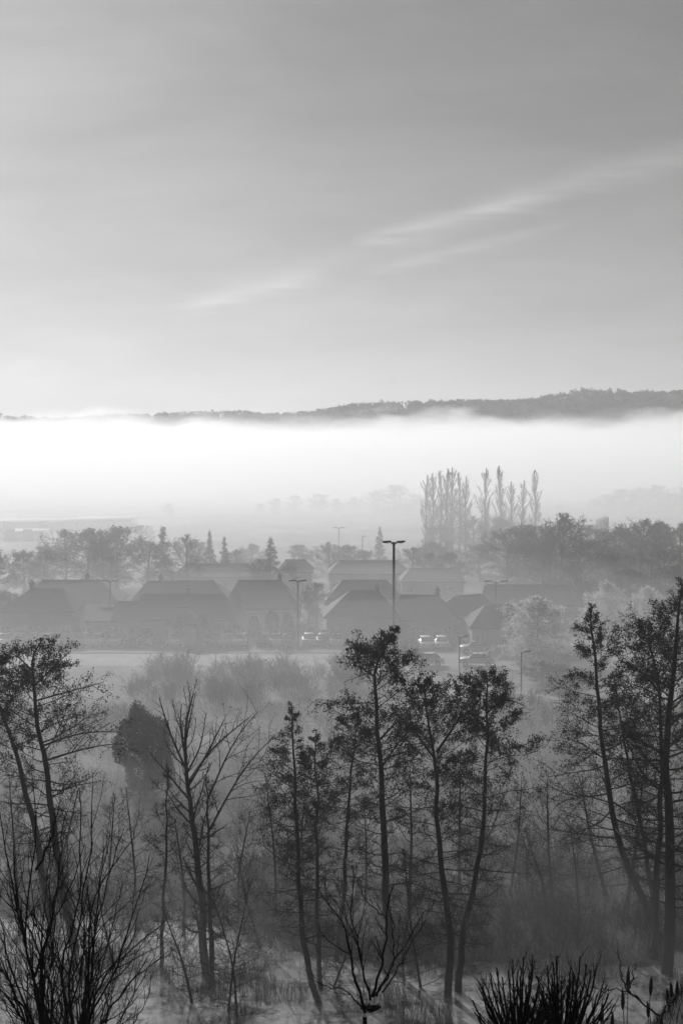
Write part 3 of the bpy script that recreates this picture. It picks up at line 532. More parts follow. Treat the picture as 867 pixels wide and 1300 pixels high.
# ================================================================ houses
def house(label,px0,px1,ry,ey,D,W=9.,hipl=2.5,hipr=2.5,rz=0.,zr=None,ze=None,roof=roofm,wall=wallm,chim=None,wins=4,door=True,cat='house',name='house',depth_gable_win=True):
    """px0,px1 ridge ends; ry ridge row, ey eave row at distance D"""
    xa,xb=X(px0,D),X(px1,D); cx=(xa+xb)/2; L=(xb-xa); 
    if abs(rz)>.01: L/=max(math.cos(rz),.4)
    z0=GZ(cx,D); zr=Z(ry,D)-z0 if zr is None else zr; ze=Z(ey,D-W/2)-z0 if ze is None else ze; ze=max(ze,2.2)
    root=prop(empty(name,(cx,D,z0),rz),label,cat,'houses of the misty village')
    h=L/2; x0,x1=-h-hipl,h+hipr; y0,y1=-W/2,W/2; o=.35
    zi=ze-.35*(zr-ze)/(W/2)*0
    def roofv(dz,ov): return [(x0-(ov if hipl else ov),y0-ov,ze+dz),(x1+ov,y0-ov,ze+dz),(x1+ov,y1+ov,ze+dz),(x0-ov,y1+ov,ze+dz),(-h-(ov if not hipl else 0),0,zr+dz),(h+(ov if not hipr else 0),0,zr+dz)]
    f=[(0,1,5,4),(2,3,4,5),(1,2,5),(3,0,4)]
    V=roofv(0,o)+roofv(-.18,o); F=[*f,*[tuple(6+i for i in reversed(q)) for q in f],(0,6,7,1),(1,7,8,2),(2,8,9,3),(3,9,6,0)]
    me=bpy.data.meshes.new('roof'); me.from_pydata(V,[],F); me.materials.append(roof); ro=link('roof',me,root)
    # ridge cap
    a=Acc(); a.tubes(np.array([[(-h,0,zr+.02),(0,0,zr+.02),(h,0,zr+.02)]]),np.full((1,3),.13),6); link('ridge_cap',a.mesh('ridge_cap',roof),ro)
    # walls, with gables where the roof is not hipped
    V=[];F=[];q=ze-.2; sl=(zr-ze)/(W/2)
    V=[(x0,y0,0),(x1,y0,0),(x1,y1,0),(x0,y1,0),(x0,y0,q),(x1,y0,q),(x1,y1,q),(x0,y1,q),(x0,0,(zr-.25) if not hipl else q),(x1,0,(zr-.25) if not hipr else q)]
    F=[(0,1,5,4),(1,2,6,9,5),(2,3,7,6),(3,0,4,8,7)]
    me=bpy.data.meshes.new('wall'); me.from_pydata(V,[],F); me.materials.append(wall); wo=link('wall',me,root)
    def window(x,y,z,w_,h_,face):
        if h_+z>q+.05 and face=='y': h_=max(q-z-.1,.5)
        fr=Acc(); t=.06
        def bx(u0,u1,v0,v1,d0,d1,acc):
            if face=='y': acc.box(x+u0,x+u1,y-d1,y-d0,z+v0,z+v1)
            else:
                sgn=1 if x>0 else -1; xs_=sorted((x+sgn*d0,x+sgn*d1)); acc.box(xs_[0],xs_[1],y+u0,y+u1,z+v0,z+v1)
        for u in (-w_/2,-t/2,w_/2-t): bx(u,u+t,0,h_,-.02,.05,fr)
        for v in (0,h_-t): bx(-w_/2+t,w_/2-t,v,v+t,-.02,.048,fr)
        wn=link('window',fr.mesh('window',framem),root); pa=Acc(); bx(-w_/2+t/2,w_/2-t/2,t/2,h_-t/2,-.01,.02,pa); link('pane',pa.mesh('pane',glass),wn)
    ln=x1-x0
    for k in range(wins):
        xx=x0+ln*(k+.5+(.15 if k%2 else -.1))/wins
        if door and k==wins//2: 
            a=Acc(); a.box(xx-.5,xx+.5,y0-.05,y0+.02,0,2.05); dd=link('door',a.mesh('door',doorm),root); b=Acc(); b.box(xx+.33,xx+.43,y0-.1,y0-.05,1.,1.06); link('handle',b.mesh('handle',framem),dd)
        else: window(xx,y0,.95,1.2,1.15,'y')
    for sgn,hp in ((-1,hipl),(1,hipr)):
        xe=x0 if sgn<0 else x1
        window(xe,-W*.22,.95,1.1,1.15,'x')
        if not hp and zr>4.5: window(xe,0,ze+.3,1.,1.0,'x')
    if chim is not None:
        a=Acc(); c=chim*h; a.box(c-.3,c+.3,.3,.9,zr-1.1,zr+.75); a.box(c-.36,c+.36,.24,.96,zr+.75,zr+.87); ch=link('chimney',a.mesh('chimney',brickm),ro)
        b=Acc(); b.tubes(np.array([[(c,.6,zr+.86),(c,.6,zr+1.15)]]),np.full((1,2),.11),8); link('chimney_pot',b.mesh('chimney_pot',brickm),ch)
    return root
house('low hip-roofed house with a chimney at its left ridge end, leftmost front house',38,80,748,776,187,W=9,hipl=3.2,hipr=1.9,chim=-.97)
house('house behind the leftmost chimney house, only its long straight ridge showing',52,128,737,764,205,W=9,hipl=2,hipr=3,chim=.5)
house('dark-roofed house with the longest front ridge, right end of the stepped roofs',181,283,755,786,186,W=9,hipl=.0,hipr=1.6,chim=.1,wins=5)
house('middle one of the three stepped roofs left of the long front ridge',149,180,764,787,185,W=7.6,hipl=0,hipr=0,wins=2)
house('lowest of the three stepped roofs, its left end hipped',126,148,772,788,184.6,W=6.6,hipl=1.3,hipr=0,wins=2,door=False)
house('house whose pale ridge line runs behind and above the long stepped roofs',186,272,738,764,204,W=9,hipl=1.5,hipr=2.4,chim=-.6)
house('hip-roofed house between the long stepped roofs and the slim double lamp',302,356,737,772,199,W=10,hipl=1.5,hipr=2.6,chim=.95,wins=4)
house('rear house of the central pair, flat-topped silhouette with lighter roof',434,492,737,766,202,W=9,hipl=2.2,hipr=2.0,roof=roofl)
house('central dark-roofed house in front of the pair, left of the tall lamp',444,480,750,783,185,W=10,hipl=3.,hipr=2.6,chim=.9)
house('gabled house right of the tall lamp with a knob of chimney on its ridge end',508,556,756,787,187,W=9,hipl=1.,hipr=2.2,chim=.97,rz=R(-6))
house('house showing its pale gable end just right of the gabled lamp-side house',578,612,756,786,186,W=8,hipl=0,hipr=0,rz=R(38),wall=wallp,wins=3)
house('long dark roof behind the low dark one, under the two-armed lamp',618,722,743,768,203,W=9,hipl=0,hipr=2.5,wins=5,chim=.4)
house('low dark-roofed house front right, partly hidden by the pale-twigged tree',616,680,768,796,178,W=9,hipl=2,hipr=2,wins=4)
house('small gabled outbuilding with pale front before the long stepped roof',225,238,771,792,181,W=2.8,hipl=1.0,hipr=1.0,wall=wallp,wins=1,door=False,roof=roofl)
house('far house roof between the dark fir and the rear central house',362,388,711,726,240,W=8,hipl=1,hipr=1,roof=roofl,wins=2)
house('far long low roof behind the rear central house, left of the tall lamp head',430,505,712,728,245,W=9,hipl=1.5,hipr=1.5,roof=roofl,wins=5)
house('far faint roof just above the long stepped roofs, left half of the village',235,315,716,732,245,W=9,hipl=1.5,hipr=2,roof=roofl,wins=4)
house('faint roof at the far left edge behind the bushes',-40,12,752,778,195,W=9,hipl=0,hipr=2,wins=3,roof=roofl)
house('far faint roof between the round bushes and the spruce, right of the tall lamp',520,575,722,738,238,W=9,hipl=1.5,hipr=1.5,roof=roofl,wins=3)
def shed(label,px0,px1,ty,D,dep=14,stepw=None):
    x0,x1=X(px0,D),X(px1,D); z=Z(ty,D); z0=GZ(0,D); root=prop(empty('warehouse',((x0+x1)/2,D,z0)),label,'warehouse','pale warehouses in the far mist'); h=(x1-x0)/2
    a=Acc(); a.box(-h,h,0,dep,0,z-z0-.3); link('wall',a.mesh('wall',wallp),root); a=Acc(); a.box(-h-.3,h+.3,-.3,dep+.3,z-z0-.3,z-z0); link('roof',a.mesh('roof',flatroof),root)
    n=max(2,int(h/4)); 
    for k in range(n):
        xx=-h+2*h*(k+.5)/n; a=Acc(); a.box(xx-1.2,xx+1.2,-.06,.02,0,3); link('door',a.mesh('door',doorm),root)
shed('long pale flat-roofed warehouse in the far mist at the left edge',-60,78,664,405,26)
shed('pale flat-roofed warehouse in the far mist, the right one of the two at the left',82,160,661,412,24)
shed('low pale flat-roofed hall faint in the mist before the long warehouse',2,46,676,370,16)
# tall gabled building with chimney-like tower
D=318; x0,x1=X(741,D),X(763,D); z0=GZ(x0,D); root=prop(empty('tower_house',(x1,D,z0)),'tall building with slanted chimney tower rising above the right-hand wood','building')
zt=Z(668,D)-z0; a=Acc(); a.box(x0-x1-1.5,0,0,9,0,zt-1.6); link('wall',a.mesh('wall',wallm),root)
me=bpy.data.meshes.new('roof'); V=[(x0-x1-1.9,-.4,zt-1.6),(0,-.4,zt-1.6),(0,9.4,zt-1.6),(x0-x1-1.9,9.4,zt-1.6),(x0-x1+.4,4.5,zt+.1),(0,4.5,zt+.1)]; me.from_pydata(V,[],[(3,2,1,0),(0,1,5,4),(2,3,4,5),(1,2,5),(3,0,4)]); me.materials.append(roofm); link('roof',me,root)
me=bpy.data.meshes.new('tower'); zz=Z(657,D)-z0; wx=X(775,D)-x1; V=[(.01,2,0),(wx,2,0),(wx,6.5,0),(.01,6.5,0),(.01,2,zz-.9),(wx,2,zz),(wx,6.5,zz),(.01,6.5,zz-.9)]; me.from_pydata(V,[],[(3,2,1,0),(4,5,6,7),(0,1,5,4),(1,2,6,5),(2,3,7,6),(3,0,4,7)]); me.materials.append(roofl); link('tower',me,root)

# ================================================================ lamps
def lamp(label,px,ty,D,heads=2,th=.075,arm=.8,group='street lamps of the village',sz=1.,h=None):
    x=X(px,D); z0=GZ(x,D); zt=Z(ty,D)-z0; root=prop(empty('street_lamp',(x,D,z0)),label,'street lamp',group)
    a=Acc(); a.tubes(np.array([[(0,0,0),(0,0,zt*.12),(0,0,zt*.121),(0,0,zt)]]),np.array([[th*1.9,th*1.8,th*1.2,th*.9]]),10); link('pole',a.mesh('pole',metal,True),root)
    for s in ((-1,1) if heads==2 else (1,)):
        a=Acc(); a.tubes(np.array([[(0,0,zt-.35*sz),(s*arm*.45,0,zt-.12*sz),(s*arm*.75,0,zt-.02*sz)]]),np.full((1,3),th*.55),6); am=link('arm',a.mesh('arm',metal),root)
        b=Acc(); hw,hl,hh=.2*sz,.5*sz,.22*sz; c=s*(arm*.75+hl*.75); ti=.12*s
        V=[(c-hl,-hw,zt-.06+ti*-hl*s*1.5),(c+hl,-hw*.7,zt+.02),(c+hl,hw*.7,zt+.02),(c-hl,hw,zt-.06)]
        V=[(c-hl*.9,-hw*.7,zt+hh*.5),(c+hl*.8,-hw*.5,zt+hh*.7),(c+hl*.8,hw*.5,zt+hh*.7),(c-hl*.9,hw*.7,zt+hh*.5),(c-hl,-hw,zt),(c+hl,-hw*.8,zt+hh*.25),(c+hl,hw*.8,zt+hh*.25),(c-hl,hw,zt),(c-hl*.8,-hw*.7,zt-hh*.45),(c+hl*.7,-hw*.6,zt-hh*.15),(c+hl*.7,hw*.6,zt-hh*.15),(c-hl*.8,hw*.7,zt-hh*.45)]
        F_=[(3,2,1,0),(0,1,5,4),(1,2,6,5),(2,3,7,6),(3,0,4,7),(4,5,9,8),(5,6,10,9),(6,7,11,10),(7,4,8,11),(8,9,10,11)]
        if s>0: F_=[tuple(reversed(f)) for f in F_]
        b.add(V,F_[:]); hd=link('lamp_head',b.mesh('lamp_head',metal),root)
        q=Acc(); q.box(c-hl*.6,c+hl*.5,-hw*.5,hw*.5,zt-hh*.62,zt-hh*.3); link('lens',q.mesh('lens',lensm),hd)
lamp('tallest double-headed floodlight mast in the middle of the view, above the central alder',500,688,172,2,.17,.55,sz=1.15)
lamp('slim double-headed lamp beside the car park, left of the central houses',378,737,176,2,.11,.42,sz=.95)
lamp('double-headed lamp rising behind the lowest stepped roof on the left',139,737,196,2,.11,.55,sz=1.0)
lamp('double-headed lamp with spread arms above the dark roofs on the right',630,738,194,2,.09,.95,sz=1.1)
lamp('small single-headed lamp before the right-hand car park, just over the flat-topped alder',584,808,153,1,.07,.35,sz=.85)
lamp('small single-headed lamp by the path, lowest of all, before the dark round shrubs',663,827,142.6,1,.07,.35,sz=.85)
lamp('double-headed lamp half hidden in the right-hand wood',828,716,205,2,.08,.35,sz=.6)
lamp('faint distant double lamp in the mist left of the spruce',430,670,330,2,.13,.6,sz=1.1)
lamp('faint short post lamp in the mist just left of the spruce',460,681,320,1,.14,.2,sz=.9)

# ================================================================ cars
def car_meshes():
    # body section outline along the length (x), three lofted rings in width
    prof_l=[(-2.05,.35),(-2.1,.62),(-2.0,.88),(-1.1,.95),(1.55,.98),(2.0,.92),(2.08,.6),(2.05,.35)]
    B=Acc(); n=len(prof_l)
    ys_=[-.86,-.8,.8,.86]; sc=[.93,1,1,.93]
    V=[(x*1.,y,(.35+(z-.35)*s)) for y,s in zip(ys_,sc) for x,z in prof_l]
    Q=[(i*n+j,i*n+(j+1)%n,(i+1)*n+(j+1)%n,(i+1)*n+j) for i in range(3) for j in range(n)]; B.add(V,Q)
    for i,fl in ((0,1),(3,0)):
        c=len(V); B.add([V[i*n+j] for j in range(n)],None,[(0,j,j+1) if fl else (0,j+1,j) for j in range(1,n-1)])
    # roof shell
    B.add([(-.35,-.6,1.42),(1.15,-.6,1.42),(1.15,.6,1.42),(-.35,.6,1.42),(-.25,-.55,1.47),(1.05,-.55,1.47),(1.05,.55,1.47),(-.25,.55,1.47)],[(4,5,6,7),(0,1,5,4),(1,2,6,5),(2,3,7,6),(3,0,4,7),(3,2,1,0)])
    G=Acc(); G.add([(-1.05,-.74,.94),(1.7,-.74,.97),(1.7,.74,.97),(-1.05,.74,.94),(-.33,-.6,1.43),(1.13,-.6,1.43),(1.13,.6,1.43),(-.33,.6,1.43)],[(0,1,5,4),(1,2,6,5),(2,3,7,6),(3,0,4,7)])
    Wt=Acc(); k=14; a=np.arange(k)*2*math.pi/k
    Vw=[(math.cos(t)*.31,y,math.sin(t)*.31) for y in (-.1,.1) for t in a]; Wt.add(Vw,[(j,(j+1)%k,k+(j+1)%k,k+j) for j in range(k)]); Wt.add([v for v in Vw[:k]],None,[(0,j,j+1) for j in range(1,k-1)]); Wt.add([v for v in Vw[k:]],None,[(0,j+1,j) for j in range(1,k-1)])
    Rm=Acc(); Vr=[(math.cos(t)*.19,y,math.sin(t)*.19) for y in (-.115,.115) for t in a]; Rm.add(Vr,[(j,(j+1)%k,k+(j+1)%k,k+j) for j in range(k)]); Rm.add(Vr[:k],None,[(0,j,j+1) for j in range(1,k-1)]); Rm.add(Vr[k:],None,[(0,j+1,j) for j in range(1,k-1)])
    H=Acc(); H.box(-.13,.04,-.16,.16,-.07,.07)
    return B,G,Wt.mesh('wheel',tyre),Rm.mesh('rim',rimm),H.mesh('headlight',lensm),G.mesh('windows',glass)
B_,G_,me_w,me_r,me_h,me_g=car_meshes(); me_body=[B_.mesh('body',p) for p in paints]
def car(x,y,rz,paint,label,z=.05,s=1.):
    root=prop(empty('parked_car',(x,y,z),rz),label,'car','cars parked in the misty car park'); root.scale=(s,s,s)
    link('body',me_body[paint],root); link('windows',me_g,root)
    for wx in (-1.3,1.3):
        for wy in (-.78,.78): wl=link('wheel',me_w,root,(wx,wy,.31)); link('rim',me_r,wl)
    for wy in (-.6,.6): link('headlight',me_h,root,(-1.98,wy,.7)); 
cars=[(4,0,'leftmost'),(22,1,'second from the left'),(40,2,'third from the left'),(58,0,'fourth from the left'),(84,3,'fifth from the left'),(103,1,'first of three under the lowest stepped roof'),(122,0,'second of three under the lowest stepped roof'),(146,1,'third of three under the lowest stepped roof'),
 (166,3,'first under the long dark roof'),(184,2,'second under the long dark roof'),(222,0,'alone before the small pale outbuilding'),(265,2,'dull, left of the clipped round trees'),(288,1,'left of the pair under the clipped round trees'),(305,0,'right of the pair under the clipped round trees'),
 (334,3,'dark, fourth left of the slim lamp'),(350,0,'third left of the slim lamp'),(366,2,'next but one left of the slim lamp'),(392,1,'first right of the slim lamp'),(410,3,'second right of the slim lamp'),(427,0,'last on the right by the central alder top')]
nm=['white','silver','grey','black']
for px,p,t in cars:
    car(X(px,179.5),179.5+rng.normal()*.15,R(90)+rng.normal()*.03,p,f'{nm[p]} parked car in the long row, {t}',s=1.0)
for px,D,p,t,rz in ((541,176.8,0,'left one of the two before the gabled house',.1),(561,177,0,'right one of the two before the gabled house',.0),(605,173,1,'right of the small lamp pole, nose left',0.05),(541,163,0,'broadside on the pale yard left of the small lamp',.05),(606,163,1,'broadside right of the small lamp',-.1)):
    car(X(px,D),D,rz+(0 if 'broad' in t or 'nose' in t else R(90)),p,f'{nm[p]} parked car on the right, {t}')
sheet('side_road',[(X(510,163),160),(X(660,163),160),(X(660,163),172.7),(X(510,163),172.7)],.026,lawn,'pale side yard right of the central trees')

# ================================================================ hedges and clipped trees by the houses
def hedge(label,px0,px1,D,h,dep=1.3):
    x0,x1=X(px0,D),X(px1,D); L=x1-x0; a=Acc(); n=int(L*420); c=np.stack([rng.uniform(-L/2,L/2,n),rng.uniform(-dep/2,dep/2,n),rng.uniform(0,1,n)**.7*h],1); c[:,2]*=1+.07*np.sin(c[:,0]*1.7); a.leaves(c,.16)
    st=Acc(); m_=int(L*3); p=np.stack([rng.uniform(-L/2,L/2,m_),rng.uniform(-.3,.3,m_),np.zeros(m_)],1); st.spikes(p,p+np.array([0,0,h*.9]),.03)
    root=prop(empty('hedge',((x0+x1)/2,D,GZ(0,D))),label,'hedge','hedges along the car park'); link('foliage',a.mesh('foliage',hedgem),root); link('stem',st.mesh('stem',bark),root)
hedge('low hedge behind the left part of the car row, below the chimney house',-10,112,182.9,1.7)
hedge('low hedge behind the cars below the long stepped roofs',116,262,182.2,1.2)
hedge('dark hedge behind the cars below the clipped round trees',268,372,182.4,1.9)
hedge('dark hedge between the slim lamp and the central house',384,498,181.2,1.6)
hedge('hedge before the gabled house right of the tall lamp',512,600,181.,1.5)
for (px,ty,wd,D,t) in ((228,781,15,179.9,'leftmost clipped round tree, before the pale outbuilding'),(258,779,18,180.2,'clipped square-ish tree at the right end of the long dark roof'),(291,783,17,181,'clipped tree before the dark hedge, first of four'),(322,783,14,181.2,'clipped tree before the dark hedge, second of four'),(345,775,17,180.8,'tallest clipped tree, third of four before the hedge'),(365,779,15,181,'clipped tree nearest the slim lamp, fourth of four')):
    x=X(px,D); z0=GZ(x,D); z=Z(ty,D); r=wd*D/F/2; h=z-z0; a,tk=Acc(),Acc(); leafy(a,2600,(0,0,h*.62),(r,r,h*.40),.15,.08)
    tk.tubes(np.array([[(0,0,0),(0,0,h*.3),(0,0,h*.7)]]),np.array([[.12,.1,.07]]),6)
    root=prop(empty('clipped_tree',(x,D,z0)),t,'tree','clipped trees by the car park'); link('trunk',tk.mesh('trunk',bark),root); link('crown',a.mesh('crown',hedgem),root)

# ================================================================ village trees: a few kinds, copied
def variants(kind,n):
    out=[]
    for _ in range(n):
        if kind=='bare':     # ten metres tall, broad leafless crown
            tr=polyline([Vector((0,0,-.2)),Vector((rng.normal()*.2,0,4)),Vector((rng.normal()*.5,rng.normal()*.3,9.2))],14)
            g=tree_geo(tr,.22,[(.2,2.2),(.4,3.6),(.7,3.2),(.9,1.8),(1,.6)],nb=44,tb=.12,elo=10,ehi=60,n2=9,n3=8,nleaf=900,leaf=.15,tips=.026,minr2=.03,k0=6,lf2=.5,even=True,capk=.35)
        elif kind=='dense':
            tr=polyline([Vector((0,0,-.2)),Vector((rng.normal()*.2,0,4)),Vector((rng.normal()*.4,0,9.3))],12)
            g=tree_geo(tr,.24,[(.1,2.4),(.4,3.4),(.7,3.0),(.9,1.8),(1,.5)],nb=44,tb=.05,elo=0,ehi=55,n2=8,n3=7,nleaf=5000,leaf=.2,tips=.028,minr2=.03,k0=6,even=True,capk=.4)
        elif kind=='fir':
            tr=polyline([Vector((0,0,-.2)),Vector((0,0,5)),Vector((.05,0,10))],12)
            g=tree_geo(tr,.2,[(.08,2.6),(.3,2.3),(.6,1.4),(.85,.6),(1,.05)],nb=70,tb=.08,elo=-12,ehi=12,n2=8,n3=5,nleaf=7000,leaf=.17,tips=.02,minr2=.02,k0=6,even=True,lf2=.3,up=.0,capk=2.)
        elif kind=='poplar':
            tr=polyline([Vector((0,0,-.2)),Vector((rng.normal()*.12,0,5)),Vector((rng.normal()*.15,0,9.8))],14)
            g=tree_geo(tr,.17,[(.08,.8),(.25,1.25),(.55,1.1),(.8,.7),(.95,.25),(1,.1)],nb=60,tb=.08,elo=52,ehi=70,n2=5,n3=4,nleaf=500,leaf=.08,tips=.021,minr2=.025,k0=6,wob=.05,up=.09,flat=0,ang2=18,rb=.4,even=True,capk=None)
        elif kind=='pale':
            tr=polyline([Vector((0,0,-.2)),Vector((.2,0,3)),Vector((0,.1,8.4))],12)
            g=tree_geo(tr,.2,[(.08,4.5),(.25,5.0),(.5,4.6),(.8,3.0),(1,.8)],nb=54,tb=.08,elo=5,ehi=60,n2=11,n3=9,nleaf=11000,leaf=.16,tips=.028,minr2=.022,k0=6,even=True,up=-.02)
        out.append([a.mesh(nm_,None,nm_=='trunk') if a.n else None for nm_,a in zip(('trunk','crown','foliage'),g)])
    return out
VAR={k:variants(k,n) for k,n in (('bare',4),('dense',3),('fir',2),('poplar',3),('pale',2))}
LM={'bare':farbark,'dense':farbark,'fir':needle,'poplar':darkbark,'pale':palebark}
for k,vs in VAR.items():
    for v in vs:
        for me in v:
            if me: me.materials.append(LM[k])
cnt={}
NMS={'bare':('bare_tree','bare village trees'),'dense':('bushy_tree','bushy village trees'),'fir':('fir_tree','fir trees'),'poplar':('poplar_tree','tall poplars in the mist'),'pale':('pale_tree','pale-twigged trees')}
def far_tree(kind,px,ty,D,label,wid=1.,nomh=10.):
    D=D+(80 if D>395 else 0); x=X(px,D); z0=GZ(x,D); h=Z(ty,D)-z0; s=h/{'bare':9.0,'dense':9.0,'poplar':9.8,'fir':10.,'pale':8.6}[kind]; i=cnt.get(kind,0); cnt[kind]=i+1; v=VAR[kind][i%len(VAR[kind])]
    root=prop(empty(NMS[kind][0],(x,D,z0),i*1.9),label,'tree',NMS[kind][1]); f={'bare':1.55,'dense':1.6,'fir':1.,'poplar':1.,'pale':1.}[kind]; f=f*(1.1 if D>395 else 1); root.scale=(s*wid*f,s*wid*f,s)
    for nm_,me in zip(('trunk','crown','foliage'),v):
        if me: link(nm_,me,root)
for k,(px,ty,t) in enumerate(((541,604,'leftmost of the tall poplars'),(549,602,'second poplar from the left, close by the outermost'),(559,599,'third poplar of the left group'),(567,596,'fourth poplar of the left group'),(574,595,'highest poplar of the left group'),(583,601,'sixth poplar of the left group'),(591,606,'rightmost poplar of the left group, before the gap'),
        (617,596,'left one of the two tallest poplars in the middle pair'),(634,593,'right one of the two tallest poplars in the middle pair'),(649,612,'shorter poplar just right of the middle pair'),(665,611,'short poplar leaning on the rightmost one'),(679,598,'rightmost tall poplar with the broadest top'))):
    far_tree('poplar',px,ty,322+(k%3)*4,t+', standing in pale mist',1.0)
for a in (
 ('bare',83,676,250,'tree with loose lace-like crown left of the dense clump at the upper left',.7),('dense',113,675,245,'left half of the dense clump above the chimney-house roofs',.8),('dense',148,674,248,'right half of the dense clump above the stepped roofs',.85),('bare',130,684,236,'bare tree in front of the dense clump at the upper left',.8),
 ('fir',206,669,250,'dark fir-like tree between the dense clump and the small twin firs',1.1),('bare',236,684,240,'bare tree right of the dark fir, above the long ridge',.7),('fir',266,674,255,'left one of the small twin firs',.8),('fir',285,682,250,'right one of the small twin firs',.8),('bare',188,690,240,'low bare tree left of the dark fir',.8),
 ('dense',300,700,262,'soft faint clump right of the twin firs',.8),('fir',343,683,236,'dark layered fir above the hip-roofed house by the slim lamp',1.25),('bare',330,712,225,'low bare tree at the foot of the layered fir',.7),('bare',372,716,228,'low bare tree right of the layered fir, behind the slim lamp',.7),
 ('bare',418,692,262,'faint bare tree left of the faint distant lamp',1.0),('dense',440,694,265,'faint round-topped tree below the faint distant lamp',.9),('bare',462,700,258,'faint bare tree left of the spruce foot',.9),('fir',482,669,285,'slim pointed spruce left of the floodlight mast head',.85),
 ('bare',524,697,250,'bare tree just right of the floodlight mast head',.9),('bare',548,704,244,'bare tree below the left poplar group',.9),('dense',572,706,242,'faint bushy tree below the right end of the left poplar group',.9),('bare',602,660,300,'bare tree in the gap between the poplar groups',.8),('dense',560,668,300,'bushy tree at the feet of the left poplars',.8),('dense',634,660,300,'bushy tree at the feet of the middle poplars',.9),('bare',674,668,300,'bare tree at the feet of the rightmost poplar',.8),
 ('bare',645,675,236,'bare tree at the left edge of the right-hand wood',.8),('dense',668,672,240,'bushy tree second from the left edge of the right-hand wood',.75),('bare',690,671,232,'slender bare tree in the right-hand wood left of the broad oak shape',.8),('bare',714,660,228,'tallest broad bare tree with forked trunk left of the chimney tower',1.0),('bare',736,684,232,'bare tree right below the slanted tower, left side',.8),
 ('bare',758,690,234,'bare tree just under the slanted chimney tower',.85),('dense',790,672,238,'bushy tree right of the slanted chimney tower',.8),('bare',814,664,230,'tall bare tree with spiky top at the right, above the hidden lamp',.85),('dense',838,668,240,'bushy tree second from the right edge of the wood',.8),('bare',862,672,230,'bare tree cut by the right edge of the picture',.9),('bare',775,704,215,'low bare tree inside the right-hand wood, left of the hidden lamp',.8),('bare',845,702,214,'low bare tree inside the right-hand wood, right of the hidden lamp',.8),('bare',700,712,214,'low bare tree above the long dark roof at the right',.8),
 ('pale',682,757,166,'pale-twigged dome tree in front of the low dark roof on the right',1.18),('pale',772,738,190,'pale-twigged broad tree behind the tips of the right-hand alders',.85),('pale',822,744,186,'pale-twigged tree above the biggest right-hand alder crown',.75),('bare',745,742,196,'bare tree between the two pale-twigged trees',.8),
 ('dense',-8,700,230,'bushy tree cut by the left edge above the faint roof',.9),('dense',30,702,240,'faint bushy tree above the chimney of the leftmost house',.9),('bare',56,700,236,'faint bare tree right of the leftmost chimney',.8),
 ('dense',3,756,188,'dark bush at the left edge beside the chimney house',.7),('bare',402,742,196,'bare tree between the slim lamp and the central pair of roofs',.8),('bare',392,752,190,'small bare tree close behind the slim lamp',.8),('dense',300,758,190,'small bushy tree at the right end of the long front ridge',.5),
 ('dense',515,820,166,'low dark bush right of the floodlight mast foot, over the central alder tip',1.5),('dense',536,830,160,'low dark bush left of the small lamp',1.5),('dense',690,842,150,'dark round shrub right of the lowest lamp',1.7),('dense',712,846,147,'dark round shrub in front of the pale dome tree, right side',1.7),('dense',730,858,142,'dark round shrub nearest the pointed alder tip',1.7),
 ('dense',648,868,146,'low shrub left of the lowest lamp foot',1.3),('dense',672,916,131,'low rounded shrub beside the bend of the pale path',1.8),('dense',700,930,127,'low rounded marsh shrub below the bend of the pale path',1.9),
 ('bare',215,640,400,'very faint tree with forked top in the fog above the twin firs',.9),('dense',350,634,430,'faint tree mass in the fog, left of three',1.1),('dense',404,628,436,'faint tree mass in the fog, middle one of three',1.1),('dense',450,632,440,'faint lower tree in the fog left of the faint big one',1.1),('dense',500,618,430,'biggest faint tree mass in the fog, beside the left poplars',1.2),('dense',525,628,436,'faint tree in the fog right behind the leftmost poplar',1.),
 ('dense',790,622,440,'faint tree in the fog right of the poplars',1.2),('dense',832,618,445,'faint tree in the fog at the right, second from the edge',1.2),('dense',870,620,440,'faint tree in the fog at the right edge',1.1),('dense',755,634,450,'low faint tree in the fog just right of the poplars',1.1),
 ('dense',330,640,425,'faint low tree in the fog at the left end of the fogbound wood',1.1),
 ('bare',375,630,430,'faint open-crowned tree in the fogbound wood, between its left and middle masses',1.1),
 ('dense',428,634,432,'faint low tree in the fogbound wood, just left of the distant lamp',1.1),
 ('bare',476,625,428,'faint open-crowned tree in the fog above the spruce tip',1.1),
 ('dense',515,640,420,'faint low tree in the fog at the foot of the biggest fogbound tree',1.1),
 ('bare',770,628,436,'faint open-crowned tree in the fog above the slanted tower',1.1),
 ('bare',812,620,438,'faint open-crowned tree in the fog, middle of the right-hand fogbound wood',1.1),
 ('dense',850,628,432,'faint low tree in the fog near the right edge',1.1),
 ('dense',710,640,440,'faint low tree in the fog left of the slanted tower',1.1),
 ('dense',480,640,440,'faint low tree in the fog behind the spruce',1.1),
 ('dense',-5,668,380,'faint tree behind the long warehouse at the left edge',1.1),
 ('bare',180,668,330,'faint tree right of the right warehouse',1.1),
 ('dense',250,690,290,'soft tree behind the twin firs, left',1.1),
 ('dense',320,692,290,'soft tree behind the layered fir, left',1.1),
 ('dense',380,694,280,'soft tree behind the layered fir, right',1.1),
 ('dense',660,690,262,'bushy tree behind the left part of the right-hand wood',1.1),
 ('dense',700,684,262,'bushy tree behind the tall forked bare tree',1.1),
 ('dense',800,684,262,'bushy tree behind the tree right of the tower',1.1),
 ('dense',60,694,262,'soft bushy tree above the roof behind the chimney house',1.1),
 ('dense',550,690,270,'soft bushy tree behind the gabled lamp-side house',1.1),
 ('dense',610,694,262,'soft bushy tree above the pale gable end',1.1),
 ('dense',730,720,205,'bushy tree behind the pale dome tree, right side',1.1),
 ('dense',800,726,202,'bushy tree behind the broad pale-twigged tree',1.1),
 ('dense',858,724,202,'bushy tree at the right edge below the bare one',1.1)):
    far_tree(*a[:5],wid=a[5])

